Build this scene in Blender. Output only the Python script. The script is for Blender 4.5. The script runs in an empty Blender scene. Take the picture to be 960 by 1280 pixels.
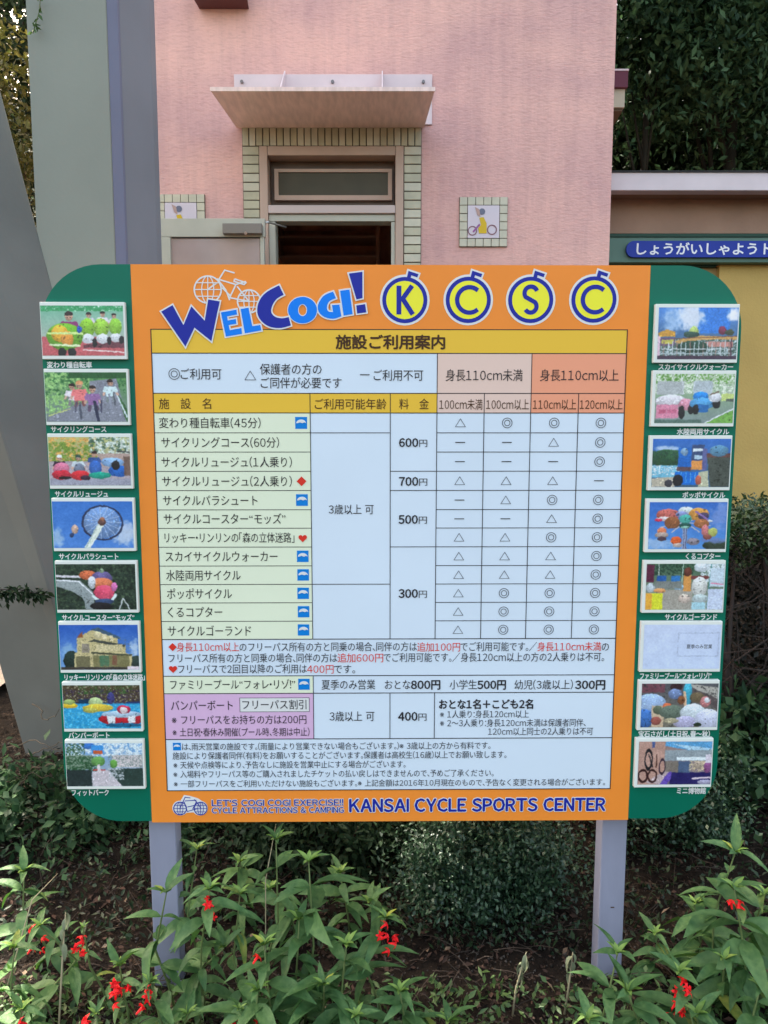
import bpy, bmesh, math, random
import numpy as np
from mathutils import Vector, Matrix
random.seed(7); rng = np.random.default_rng(11)
scene = bpy.context.scene
COL = scene.collection
R = math.radians

# ------------------------------------------------------------------ camera
F, PITCH, EYE = 961.0, R(6.2), 1.55          # focal length in photo pixels, downward pitch, eye height
cam_d = bpy.data.cameras.new("camera"); cam = bpy.data.objects.new("camera", cam_d); COL.objects.link(cam)
cam.location = (0, 0, EYE); cam.rotation_euler = (math.pi/2 - PITCH, 0, 0)
cam_d.sensor_fit = 'VERTICAL'; cam_d.sensor_height = 36.0; cam_d.lens = 36.0*F/1280.0
cam_d.clip_start = 0.05; cam_d.clip_end = 500
scene.camera = cam
# ------------------------------------------------------------------ world, sun, exposure
SUN_TO = Vector((-0.40, 0.50, 0.77)).normalized()     # direction towards the sun: behind the building, to the left
sun_el = math.asin(SUN_TO.z); sun_az = math.atan2(SUN_TO.x, SUN_TO.y)
w = bpy.data.worlds.new("World"); scene.world = w; w.use_nodes = True
nt = w.node_tree; nt.nodes.clear()
sky = nt.nodes.new("ShaderNodeTexSky"); sky.sky_type = 'NISHITA'; sky.sun_disc = False
sky.sun_elevation = sun_el; sky.sun_rotation = sun_az; sky.air_density = 1.0; sky.dust_density = 5.0; sky.ozone_density = 0.6
bg = nt.nodes.new("ShaderNodeBackground"); bg.inputs[1].default_value = 0.15
ow = nt.nodes.new("ShaderNodeOutputWorld"); tint = nt.nodes.new("ShaderNodeMix"); tint.data_type = 'RGBA'; tint.blend_type = 'MULTIPLY'; tint.inputs[0].default_value = 1.0
tint.inputs[7].default_value = (1.12, 1.0, .82, 1)      # the photograph's warmer daylight balance
nt.links.new(sky.outputs[0], tint.inputs[6]); nt.links.new(tint.outputs[2], bg.inputs[0]); nt.links.new(bg.outputs[0], ow.inputs[0])
sd = bpy.data.lights.new("sun", 'SUN'); sd.energy = 3.0; sd.angle = R(0.5); sd.color = (1, .93, .82)
so = bpy.data.objects.new("sun", sd); COL.objects.link(so); so.location = (-4, 6, 12)
so.rotation_euler = (-SUN_TO).to_track_quat('-Z', 'Y').to_euler()
scene.view_settings.view_transform = 'Standard'; scene.view_settings.look = 'None'
scene.view_settings.gamma = 1.0; scene.view_settings.exposure = 2.6
scene.render.engine = 'CYCLES'; scene.cycles.use_denoising = True
scene.cycles.max_bounces = 8; scene.cycles.diffuse_bounces = 4

ct, st = math.cos(PITCH), math.sin(PITCH)
def ray(x, y):
    a, b = (x-480)/F, (640-y)/F
    return Vector((a, ct + b*st, -st + b*ct))
def at(x, y, Y):
    d = ray(x, y); return Vector((0, 0, EYE)) + d*(Y/d.y)

# ------------------------------------------------------------------ materials
def s2l(c):
    return tuple(((v/255)/12.92 if v/255 <= .04045 else ((v/255+.055)/1.055)**2.4) for v in c)
MATS = {}
def mat(name, col, rough=.6, var=.0, scale=20, bump=0., bscale=60, spec=.22, metal=0., stretch=(1,1,1), col2=None, trans=0., coat=0., bstretch=None):
    if name in MATS: return MATS[name]
    m = bpy.data.materials.new(name); m.use_nodes = True; n = m.node_tree.nodes; l = m.node_tree.links
    b = n["Principled BSDF"]; b.inputs["Roughness"].default_value = rough; b.inputs["Metallic"].default_value = metal
    b.inputs["Specular IOR Level"].default_value = spec; b.inputs["Coat Weight"].default_value = coat
    b.inputs["Base Color"].default_value = (*col, 1)
    tc = n.new("ShaderNodeTexCoord"); mp = n.new("ShaderNodeMapping"); mp.inputs["Scale"].default_value = stretch
    l.new(tc.outputs["Object"], mp.inputs[0])
    if var > 0 or col2:
        tx = n.new("ShaderNodeTexNoise"); tx.inputs["Scale"].default_value = scale; tx.inputs["Detail"].default_value = 6
        l.new(mp.outputs[0], tx.inputs[0])
        mx = n.new("ShaderNodeMix"); mx.data_type = 'RGBA'
        rp = n.new("ShaderNodeValToRGB"); rp.color_ramp.elements[0].position = .35; rp.color_ramp.elements[1].position = .65
        l.new(tx.outputs[0], rp.inputs[0]); l.new(rp.outputs[0], mx.inputs[0])
        c2 = col2 or tuple(v*(1+var) for v in col)
        c1 = col if col2 else tuple(v*(1-var) for v in col)
        mx.inputs[6].default_value = (*c1, 1); mx.inputs[7].default_value = (*c2, 1)
        l.new(mx.outputs[2], b.inputs["Base Color"])
    if bump > 0:
        mp2 = n.new("ShaderNodeMapping"); mp2.inputs["Scale"].default_value = bstretch or stretch; l.new(tc.outputs["Object"], mp2.inputs[0])
        t2 = n.new("ShaderNodeTexNoise"); t2.inputs["Scale"].default_value = bscale; t2.inputs["Detail"].default_value = 5
        l.new(mp2.outputs[0], t2.inputs[0]); bp = n.new("ShaderNodeBump"); bp.inputs["Strength"].default_value = bump; bp.inputs["Distance"].default_value = .01
        l.new(t2.outputs[0], bp.inputs["Height"]); l.new(bp.outputs[0], b.inputs["Normal"])
    if trans > 0:
        tr = n.new("ShaderNodeBsdfTranslucent"); ms = n.new("ShaderNodeMixShader"); ms.inputs[0].default_value = trans
        out = n["Material Output"]; l.new(b.outputs[0], ms.inputs[1]); l.new(tr.outputs[0], ms.inputs[2]); l.new(ms.outputs[0], out.inputs[0])
        tr.inputs[0].default_value = (col[0]*1.8, col[1]*1.9, col[2]*.8, 1)
    MATS[name] = m; return m
def leafmat(name, c1, c2, trans=.3, rough=.5, spec=.4):
    """leaf colour varies from leaf to leaf"""
    if name in MATS: return MATS[name]
    m = bpy.data.materials.new(name); m.use_nodes = True; n = m.node_tree.nodes; l = m.node_tree.links
    b = n["Principled BSDF"]; b.inputs["Roughness"].default_value = rough; b.inputs["Specular IOR Level"].default_value = spec
    g = n.new("ShaderNodeNewGeometry"); mx = n.new("ShaderNodeMix"); mx.data_type = 'RGBA'
    l.new(g.outputs["Random Per Island"], mx.inputs[0]); mx.inputs[6].default_value = (*c1, 1); mx.inputs[7].default_value = (*c2, 1)
    l.new(mx.outputs[2], b.inputs["Base Color"])
    tr = n.new("ShaderNodeBsdfTranslucent"); ms = n.new("ShaderNodeMixShader"); ms.inputs[0].default_value = trans
    l.new(mx.outputs[2], tr.inputs[0]); l.new(b.outputs[0], ms.inputs[1]); l.new(tr.outputs[0], ms.inputs[2]); l.new(ms.outputs[0], n["Material Output"].inputs[0])
    MATS[name] = m; return m

# ------------------------------------------------------------------ object helpers
def link(name, me, m=None, parent=None):
    o = bpy.data.objects.new(name, me); COL.objects.link(o)
    if m is not None:
        if not me.materials: me.materials.append(m)
    if parent is not None: o.parent = parent
    return o
def tag(o, label=None, cat=None, group=None, kind=None):
    if label: o["label"] = label
    if cat: o["category"] = cat
    if group: o["group"] = group
    if kind: o["kind"] = kind
    return o
def empty(name, loc=(0,0,0), label=None, cat=None, group=None):
    o = bpy.data.objects.new(name, None); o.location = loc; o.empty_display_size = .1; COL.objects.link(o)
    return tag(o, label, cat, group)
def pyd(verts, faces):
    me = bpy.data.meshes.new("m"); me.from_pydata([tuple(v) for v in verts], [], faces); me.update(); return me
class MB:
    def __init__(s): s.v = []; s.f = []
    def poly(s, pts): k = len(s.v); s.v += [tuple(p) for p in pts]; s.f.append(tuple(range(k, k+len(pts))))
    def box(s, x0, x1, y0, y1, z0, z1):
        k = len(s.v); s.v += [(x,y,z) for x in (x0,x1) for y in (y0,y1) for z in (z0,z1)]
        s.f += [tuple(k+i for i in q) for q in ((0,1,3,2),(4,6,7,5),(0,4,5,1),(2,3,7,6),(0,2,6,4),(1,5,7,3))]; return s
    def prism(s, a, b):      # loft two point loops
        k = len(s.v); n = len(a); s.v += [tuple(p) for p in a] + [tuple(p) for p in b]
        s.f += [(k+i, k+(i+1)%n, k+n+(i+1)%n, k+n+i) for i in range(n)]
        s.f += [tuple(k+n-1-i for i in range(n)), tuple(k+n+i for i in range(n))]; return s
    def tube(s, pts, r, n=7):
        k = len(s.v); pts = [Vector(p) for p in pts]
        rr = r if hasattr(r, '__len__') else [r]*len(pts)
        for i, p in enumerate(pts):
            d = (pts[min(i+1, len(pts)-1)] - pts[max(i-1, 0)]).normalized()
            u = d.orthogonal().normalized() if i == 0 else (u - d*u.dot(d)).normalized(); v = d.cross(u)
            for j in range(n):
                a = 2*math.pi*j/n; s.v.append(tuple(p + (u*math.cos(a) + v*math.sin(a))*rr[i]))
        for i in range(len(pts)-1):
            for j in range(n): s.f.append((k+i*n+j, k+i*n+(j+1)%n, k+(i+1)*n+(j+1)%n, k+(i+1)*n+j))
        s.f += [tuple(k+n-1-j for j in range(n)), tuple(k+(len(pts)-1)*n+j for j in range(n))]; return s
    def build(s, name, m, parent=None, bevel=0, smooth=False):
        me = pyd(s.v, s.f)
        bm = bmesh.new(); bm.from_mesh(me); bmesh.ops.recalc_face_normals(bm, faces=bm.faces)
        if bevel: bmesh.ops.bevel(bm, geom=bm.edges[:], offset=bevel, segments=2, affect='EDGES', profile=.5)
        if smooth:
            for f in bm.faces: f.smooth = True
        bm.to_mesh(me); bm.free()
        return link(name, me, m, parent)
def box(name, m, x0, x1, y0, y1, z0, z1, parent=None, bevel=0): return MB().box(x0,x1,y0,y1,z0,z1).build(name, m, parent, bevel)

# =================================================================== INFORMATION BOARD
YAW, TILT = 0.01062, None
BC = Vector((.01458, 1.9658, EYE-.3626)); TILT = .0133      # board centre and lean fitted to the table's corners
BM = Matrix.Rotation(YAW, 3, 'Z') @ Matrix.Rotation(TILT, 3, 'X')
H0 = 1.187
ROOT = BC - BM @ Vector((0, 0, H0))
board = empty("information_board", ROOT, "large orange and green park information board with price table on two grey posts", "sign board")
board.rotation_euler = BM.to_euler()
def B(x, y, d=0.0):
    """photo pixel -> (u, z) on the board's face pushed d metres towards the viewer"""
    r = ray(x, y); n = BM @ Vector((0, 1, 0)); o = BC - n*d
    t = (o - Vector((0,0,EYE))).dot(n)/r.dot(n)
    p = BM.transposed() @ (Vector((0,0,EYE)) + r*t - ROOT)
    return p.x, p.z
orange = mat("orange_print", (.87,.265,.035), .45, .03, 4)
green = mat("green_print", (.0005,.138,.082), .4, .05, 3)
steel = mat("grey_post_paint", (.265,.268,.345), .42, .07, 14, .05, 90, stretch=(1,1,.35))
white = mat("white_print", (.72,.72,.70), .5)
pale = mat("pale_cell_print", (.66,.745,.83), .4, .02, 3)
navy = mat("navy_print", (.012,.022,.30), .45)
blue = mat("bright_blue_print", (.0,.20,.80), .45)
yellow = mat("yellow_print", (.85,.80,.04), .45)
gold = mat("gold_cell_print", (.80,.49,.045), .45)
palegreen = mat("pale_green_cell_print", (.75,.80,.60), .45, .02, 4)
beige = mat("beige_cell_print", (.76,.55,.46), .45)
salmon = mat("salmon_cell_print", (.84,.34,.20), .45)
pinkm = mat("pink_cell_print", (.68,.44,.64), .45)
ink = mat("black_ink", (.022,.020,.025), .5)
brownink = mat("brown_ink", (.06,.025,.008), .5)
greyink = mat("grey_ink", (.038,.040,.052), .5)
red = mat("red_ink", (.68,.035,.02), .5)
iconblue = mat("icon_blue_print", (.0,.20,.62), .5)

def rounded(pts_r):
    """outline from corner list (u, z, radius)"""
    out = []; n = len(pts_r)
    for i, (x, z, r) in enumerate(pts_r):
        p = Vector((x, z)); a = Vector(pts_r[i-1][:2]); b = Vector(pts_r[(i+1) % n][:2])
        if r <= 0: out.append((x, z)); continue
        d1 = (a-p).normalized(); d2 = (b-p).normalized(); ang = d1.angle(d2); t = r/math.tan(ang/2)
        c = p + (d1+d2).normalized()*(r/math.sin(ang/2)); s = p+d1*t-c; e = p+d2*t-c
        a0 = math.atan2(s.y, s.x); a1 = math.atan2(e.y, e.x); da = (a1-a0+math.pi) % (2*math.pi)-math.pi
        for k in range(13): q = a0+da*k/12; out.append((c.x+r*math.cos(q), c.y+r*math.sin(q)))
    return out
def slab(name, pts, m, parent, y0, y1, bevel=0):
    mb = MB(); mb.prism([(x, y0, z) for x, z in pts], [(x, y1, z) for x, z in pts]); return mb.build(name, m, parent)
uL = (B(163,330)[0]+B(190,1027)[0])/2; uR = (B(811,333)[0]+B(787,1026)[0])/2
zT = (B(487,330)[1]+B(487,332)[1])/2; zB = B(487,1026.5)[1]
gL = (B(49.6,377)[0]+B(61.6,655)[0]+B(83,985)[0])/3; gR = (B(929,400)[0]+B(915,627)[0]+B(894,975)[0])/3
panel = slab("panel", [(uL,zT),(uR,zT),(uR,zB),(uL,zB)], orange, board, 0, .03)
slab("side_panel", rounded([(uL-.0005,zT,0),(uL-.0005,zB+.004,0),(gL,zB+.004,.15),(gL,zT,.155)]), green, board, .0005, .0295)
slab("side_panel", rounded([(uR+.0005,zT,0),(gR,zT,.155),(gR,zB+.004,.15),(uR+.0005,zB+.004,0)]), green, board, .0005, .0295)
# posts behind the panel, going into the soil
for xa, xb, xc, xd in ((187.5,221,191,223),(752,784.5,747.5,777)):
    u0 = (B(xa,1035,-.032)[0]+B(xc,1200,-.032)[0])/2; u1 = (B(xb,1035,-.032)[0]+B(xd,1200,-.032)[0])/2
    p = box("post", steel, u0, u1, .032, .032+.06, -.35, zT-.06, board, .003)
    for zz in (zB-.06,):
        pass
# small weep hole on the right-hand post
mb = MB(); zz = B(765,1134,-.032)[1]; uu = B(765,1134,-.032)[0]
mb.box(uu-.004, uu+.006, .0305, .0318, zz-.0015, zz+.0015).build("scratch_mark", mat("rust", (.08,.05,.04), .8), board)

def rect(name, m, u0, u1, z0, z1, d, parent):      # thin printed film
    return MB().box(u0, u1, -d, -d+.0003, z0, z1).build(name, m, parent)
# ---- text
_tc = {}
def glyph(c):
    if c in _tc: return _tc[c]
    cu = bpy.data.curves.new("t", 'FONT'); cu.body = c; cu.size = 1; cu.resolution_u = 2; cu.fill_mode = 'FRONT'
    o = bpy.data.objects.new("t", cu); COL.objects.link(o); dg = bpy.context.evaluated_depsgraph_get(); dg.update()
    me = bpy.data.meshes.new_from_object(o.evaluated_get(dg)); bpy.data.objects.remove(o); bpy.data.curves.remove(cu)
    v = np.empty(len(me.vertices)*3, 'f'); me.vertices.foreach_get('co', v); v = v.reshape(-1, 3)[:,:2].copy()
    if c == "Ｉ": me.clear_geometry(); me.from_pydata([(0,0,0),(.085,0,0),(.085,.735,0),(0,.735,0)], [], [(0,1,2,3)]); v = np.array([(0,0),(.085,0),(.085,.735),(0,.735)])
    f = [tuple(p.vertices) for p in me.polygons]; bpy.data.meshes.remove(me)
    _tc[c] = (v, f); return v, f
def glyphs(s):
    """lay a line out from single glyphs: Latin letters and punctuation closely spaced, kana and kanji on a full square"""
    V = []; FF = []; x = 0; n = 0
    for c in s:
        if c == ' ': x += .32; continue
        if c == '　': x += 1.0; continue
        prop = ord(c) < 127 or c in "、。（）「」“”・！／："
        g = chr(ord(c)+0xFEE0) if 33 <= ord(c) < 127 and c not in "'" else c
        v, f = glyph(g)
        if not len(v): x += .5; continue
        if prop: v = v - [v[:,0].min(), 0]; adv = v[:,0].max()+(.10 if c != '1' else .16); v = v + [.05, 0]
        else: adv = .98
        V.append(v+[x, 0]); FF += [tuple(i+n for i in t) for t in f]; n += len(v); x += adv
    return np.concatenate(V), FF
def put_text(name, s, u0, u1, zc, em, m, parent, d=.0022, bold=0, halo=None, halo_w=.0025, ink_fit=False):
    v, f = glyphs(s)
    x0, x1 = v[:,0].min(), v[:,0].max(); sx = (u1-u0)/(x1-x0)
    y0, y1 = v[:,1].min(), v[:,1].max()
    if ink_fit: sz = em/(y1-y0); z = (v[:,1]-(y0+y1)/2)*sz+zc
    else: z = (v[:,1]-.38)*em+zc
    u = (v[:,0]-x0)*sx+u0
    def copies(offs, dd, nm, mm):
        V = []; FF = []
        for k, (a, b) in enumerate(offs):
            V += [(a1+a, -dd-.00004*k, a2+b) for a1, a2 in zip(u, z)]; FF += [tuple(i+k*len(u) for i in t) for t in f]
        return tag(link(nm, pyd(V, FF), mm, parent), kind='stuff' if len(s) > 200 else None)
    if halo: copies([(halo_w*math.cos(2*math.pi*k/12), halo_w*math.sin(2*math.pi*k/12)) for k in range(12)], d-.0009, "text_outline", halo)
    b = bold*em*.5
    return copies([(0,0)] if not bold else [(-b,0),(b,0),(0,b),(0,-b)], d, name, m)
def T(s, x0, x1, y, em, m=None, parent=None, bold=False, name="printed_text", **k):
    ua, zc = B(x0, y); ub, _ = B(x1, y); e = B(x0, y-em/2)[1]-B(x0, y+em/2)[1]
    return put_text(name, s, ua, ub, zc, e, m or ink, parent, bold=(.055 if bold else 0), **k)

# ---- price table
ys = [412,441.7,491.7,516.2,541,565,589,613,637,660,683.5,707,730,753,776,798.5,844.2,866,923,986.8]
Z = [B(487, y)[1] for y in ys]
def U(a, ya, b, yb): return (B(a, ya)[0]+B(b, yb)[0])/2
x0 = U(187.5,412,210.5,988); x1 = U(785.5,413,761,985)
cN = U(388.4,492,391.5,923); cA = U(488,492,487.3,923); cP = U(547,441,542.5,923)
g1 = U(605.5,492,600.5,798); g2 = U(665.4,442,656.3,798); g3 = U(723.4,492,713.8,798)
table = slab("price_table", [(x0,Z[0]),(x1,Z[0]),(x1,Z[-1]),(x0,Z[-1])], pale, board, -.0006, .001)
def cell(m, u0, u1, za, zb): rect("table_cell", m, u0, u1, zb, za, .001, table)
cell(gold, x0, x1, Z[0], Z[1]); cell(beige, cP, g2, Z[1], Z[3]); cell(salmon, g2, x1, Z[1], Z[3]); cell(gold, x0, cP, Z[2], Z[3])
for i in range(3, 15): cell(palegreen, x0, cN, Z[i], Z[i+1])
cell(palegreen, x0, cN, Z[16], Z[17]); cell(pinkm, x0, cN, Z[17], Z[18])
lw = .0009
def hl(z, a, b, w=lw): rect("ruled_line", ink, a, b, z-w, z+w, .0013, table)
def vl(u, a, b, w=lw): rect("ruled_line", ink, u-w, u+w, b, a, .0016, table)
for i in (0,1,2,3,15,16,17,18,19): hl(Z[i], x0-.0012, x1+.0012, .0011)
for i in range(4, 15): hl(Z[i], x0, cN); hl(Z[i], cP, x1)
hl(Z[4], cN, cA); hl(Z[12], cN, cA); hl(Z[6], cA, cP); hl(Z[7], cA, cP); hl(Z[10], cA, cP)
vl(x0, Z[0], Z[-1], .0011); vl(x1, Z[0], Z[-1], .0011)
vl(cP, Z[1], Z[15]); vl(g2, Z[1], Z[15]); vl(cN, Z[2], Z[15]); vl(cA, Z[2], Z[15]); vl(g1, Z[2], Z[15]); vl(g3, Z[2], Z[15])
vl(cN, Z[16], Z[18]); vl(cA, Z[17], Z[18]); vl(cP, Z[17], Z[18])
T("施設ご利用案内", 420, 556, 427.5, 19, brownink, table, True)
put_lines = [("ご利用可",226,277,467.5,15),("保護者の方の",325,402,461.5,15),("ご同伴が必要です",326,427,478.5,15),("ご利用不可",467,529,469,15),
 ("身長110cm未満",557,653,469,16),("身長110cm以上",675,773,469,16),
 ("施　設　名",199,264,504.5,14.5),("ご利用可能年齢",393.5,483,505,14.5),("料　金",499,536,505,14.5),
 ("100cm未満",549,603,505.5,14.5),("100cm以上",607.5,661,505.5,14.5),("110cm以上",666,720,505.5,14.5),("120cm以上",724.5,778,505.5,14.5),
 ("変わり種自転車(45分)",199,326,528.5,14.5),("サイクリングコース(60分)",202,349,553,14.5),("サイクルリュージュ(1人乗り)",202,365,577.5,14.5),
 ("サイクルリュージュ(2人乗り)",203,365,601.5,14.5),("サイクルパラシュート",204,322,625.5,14.5),("サイクルコースター“モッズ”",205,357,648.5,14.5),
 ("リッキー・リンリンの「森の立体迷路」",206,368,672,14),("スカイサイクルウォーカー",207,347,695.5,14.5),("水陸両用サイクル",208,301,719,14.5),
 ("ポッポサイクル",209,290,742,14.5),("くるコプター",210,278,765,14.5),("サイクルゴーランド",210,314,788.5,14.5),
 ("3歳以上 可",411,467,636.5,13.5),("ファミリープール“フォレ・リゾ！”",213,369,855.5,13.5),("夏季のみ営業",402,469,855.5,13.5),
 ("おとな",481,513,855.5,13),("小学生",562,596,855.5,13),("幼児(3歳以上)",643,716,855.5,13),
 ("バンパーボート",214,291,881.5,14),("フリーパス割引",303,383,880.5,13),("※フリーパスをお持ちの方は200円",215,383,899.5,12.5),
 ("※土日祝・春休み開催（プール時、冬期は中止）",216,387,915,11.5),("3歳以上 可",412,468,895,13.5)]
for s, a, b, y, e in put_lines:
    T(s, a, b, y, e, brownink if 500 < y < 510 else ink, table)
for s, a, b, y in (("600",499,522.5,553),("700",499,522.5,601.5),("500",498.5,522,649),("300",498.5,522,741.5),("400",498,521.5,895)):
    T(s, a, b, y, 14, ink, table, True); T("円", b+1.5, b+11.5, y+.8, 10.5, ink, table)
for s, a, b in (("800円",514,550),("500円",597,632),("300円",719,756)): T(s, a, b, 855.5, 13.5, ink, table, True)
T("おとな1名＋こども2名", 549, 666, 880, 13, ink, table, True)
for s, a, b, y, e in (("※1人乗り：身長120cm以上",550,661,892.5,10.5),("※2〜3人乗り：身長120cm未満は保護者同伴、",550,732,903.5,10.5),("120cm以上同士の2人乗りは不可",610,741,914,10.5),
 ("は、雨天営業の施設です。（雨量により営業できない場合もございます。）※3歳以上の方から有料です。",228,613,933,10),
 ("施設により保護者同伴（有料）をお願いすることがございます。保護者は高校生（16歳）以上でお願い致します。",216,633,944.5,10),
 ("※天候や点検等により、予告なしに施設を営業中止にする場合がございます。",217,507,956,10),
 ("※入場料やフリーパス等のご購入されましたチケットの払い戻しはできませんので、予めご了承ください。",217,617,967.5,10),
 ("※一部フリーパスをご利用いただけない施設もございます。※上記金額は2016年10月現在のもので、予告なく変更される場合がございます。",217.5,756,979.5,9.5),
 ("のフリーパス所有の方と同乗の場合、同伴の方は",299.5,521,808.5,12.5),("でご利用可能です。／",575.5,671,808,12.5),("の",752,761,808,12.5),
 ("フリーパス所有の方と同乗の場合、同伴の方は",211,421.5,822.5,12.5),("でご利用可能です。／身長120cm以上の方の2人乗りは不可。",479.5,755,821.5,12.5),
 ("フリーパスで2回目以降のご利用は",223,383.5,836,12.5),("です。",417.5,444,836,12.5)):
    T(s, a, b, y, e, greyink, table)
for s, a, b, y in (("身長110cm以上",221,299,808.5),("追加100円",521.5,575,808.5),("身長110cm未満",671.5,751,808),("追加600円",422,479,822),("400円",384,417,836)):
    T(s, a, b, y, 12.5, red, table)
# frame round フリーパス割引
def frame_px(xa, xb, ya, yb, wpx, m, parent, d, name):
    ua, zt = B(xa, ya); ub, zb = B(xb, yb); t = wpx*.0021
    mb = MB()
    for q in ((ua,ub,zt-t,zt),(ua,ub,zb,zb+t),(ua,ua+t,zb+t,zt-t),(ub-t,ub,zb+t,zt-t)): mb.box(q[0],q[1],-d,-d+.0003,q[2],q[3])
    mb.build(name, m, parent)
ua, zt = B(300,872.5); ub, zb = B(386.5,889); rect("label_background", white, ua, ub, zb, zt, .0012, table)
frame_px(299.5,387,872,889.5,.55,ink,table,.0016,"label_border")
# symbols
def ring_mesh(mb, cx, cz, r0, r1, y, n=28, sq=1.0):
    k = len(mb.v)
    for j in range(n):
        a = 2*math.pi*j/n
        mb.v += [(cx+r0*math.cos(a), y, cz+sq*r0*math.sin(a)), (cx+r1*math.cos(a), y, cz+sq*r1*math.sin(a))]
    for j in range(n): j2 = (j+1) % n; mb.f.append((k+2*j, k+2*j+1, k+2*j2+1, k+2*j2))
def disc(mb, cx, cz, r, y, n=36): mb.poly([(cx+r*math.cos(2*math.pi*j/n), y, cz+r*math.sin(2*math.pi*j/n)) for j in range(n)])
def symbol(kind, u, z, s=.0125):
    mb = MB(); d = -.0022
    if kind == 'o': ring_mesh(mb, u, z, s*.93, s*1.05, d, 24); ring_mesh(mb, u, z, s*.5, s*.62, d, 20)
    elif kind == 't':
        a = s*1.1; A = [(u, z+a*.85), (u-a, z-a*.75), (u+a, z-a*.75)]; cx, cz = u, z-a*.22; q = .84
        I = [(cx+(x-cx)*q, cz+(y-cz)*q) for x, y in A]
        for i in range(3): j = (i+1) % 3; mb.poly([(A[i][0],d,A[i][1]),(A[j][0],d,A[j][1]),(I[j][0],d,I[j][1]),(I[i][0],d,I[i][1])])
    else: mb.poly([(u-s,d,z-.0010),(u+s,d,z-.0010),(u+s,d,z+.0012),(u-s,d,z+.0012)])
    mb.build({'o':"double_circle",'t':"triangle_mark",'-':"dash_mark"}[kind], greyink if kind != '-' else ink, table)
grid = ["tooo","--to","---o","ttt-","-too","--to","ttoo","ttto","ttto","tooo","tooo","tooo"]
cc = [(cP+g1)/2, (g1+g2)/2, (g2+g3)/2, (g3+x1)/2]
for r, row in enumerate(grid):
    for c, k in enumerate(row): symbol(k, cc[c], (Z[3+r]+Z[4+r])/2)
u, z = B(218,467.5); symbol('o', u, z, .0135); u, z = B(313,469.5); symbol('t', u, z, .0135); u, z = B(456,468.5); symbol('-', u, z, .012)
def icon(x, y, s):
    u, z = B(x, y); rect("rain_icon", iconblue, u-s, u+s, z-s, z+s, .0014, table)
    mb = MB(); d = -.0020
    mb.poly([(u-s*.82,d,z-s*.05)]+[(u+s*.82*math.cos(a), d, z-s*.05+s*.62*math.sin(a)) for a in [math.pi-math.pi*k/12 for k in range(1,12)]]+[(u+s*.82,d,z-s*.05)]+[(u+s*.82-s*1.64*(k+.5)/4, d, z-s*.05+s*.14*(1-k%2)) for k in range(4)])
    mb.build("umbrella_mark", white, table)
for i, x in ((3,376.5),(7,377.5),(10,378.5),(11,379),(12,379),(13,379.5),(14,379.5),(16,380)):
    icon(x, (ys[i]+ys[i+1])/2, .0150)
icon(221.3, 933, .0105)
def diamond(x, y, s):
    u, z = B(x, y); mb = MB(); mb.poly([(u-s,-.0022,z),(u,-.0022,z+s),(u+s,-.0022,z),(u,-.0022,z-s)]); mb.build("diamond_mark", red, table)
def heart(x, y, s):
    u, z = B(x, y); mb = MB(); P = []
    for k in range(24):
        t = 2*math.pi*k/24; P.append((u+s*math.sin(t)**3, -.0022, z+s*(13*math.cos(t)-5*math.cos(2*t)-2*math.cos(3*t)-math.cos(4*t))/16))
    mb.poly(P); mb.build("heart_mark", red, table)
diamond(377,601.5,.0125); heart(378.5,672.5,.011); diamond(216,808.5,.011); heart(216.5,836,.011)

# ---- outlined shapes for the logo
def grow(P, w):
    n = len(P); area = sum(P[i-1][0]*P[i][1]-P[i][0]*P[i-1][1] for i in range(n)); sg = 1 if area > 0 else -1; out = []
    for i in range(n):
        p = Vector(P[i]); a = (p-Vector(P[i-1])).normalized(); b = (Vector(P[(i+1) % n])-p).normalized()
        na = Vector((a.y, -a.x))*sg; nb = Vector((b.y, -b.x))*sg; mid = na+nb
        if mid.length < .3: mid = na
        mid.normalize(); c = max(.55, mid.dot(na)); out.append(tuple(p+mid*(w/c)))
    return out
def shape(name, pts, m, parent, d, outline=.0035):
    mb = MB(); mb.poly([(x, -d, z) for x, z in pts]); o = mb.build(name, m, parent)
    if outline:
        mb = MB(); mb.poly([(x, -d+.0004, z) for x, z in grow(pts, outline)]); mb.build("white_outline", white, parent)
def ribbon(mb, P, w, d):
    P = [Vector(p) for p in P]; L = []; Rr = []
    for i, p in enumerate(P):
        a = (p-P[i-1]).normalized() if i else (P[1]-p).normalized(); b = (P[i+1]-p).normalized() if i < len(P)-1 else a
        t = (a+b).normalized(); nn = Vector((-t.y, t.x)); c = max(.5, abs(t.dot(a)))
        L.append(p+nn*w/c); Rr.append(p-nn*w/c)
    for i in range(len(P)-1): mb.poly([(q.x, -d, q.y) for q in (L[i], L[i+1], Rr[i+1], Rr[i])])
def PX(seq, ox, oy, s): return [B(ox+a/s, oy+b/s) for a, b in seq]
def arcpts(cx, cy, rx, ry, a0, a1, n=14, rot=0):
    o = []
    for k in range(n+1):
        a = R(a0+(a1-a0)*k/n); x, y = rx*math.cos(a), -ry*math.sin(a); o.append((cx+x*math.cos(rot)-y*math.sin(rot), cy+x*math.sin(rot)+y*math.cos(rot)))
    return o
logo = slab("welcome_logo", PX([(60,380),(90,380),(90,400),(60,400)],195,330,6.4), navy, board, -.0006, .001)
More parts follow.
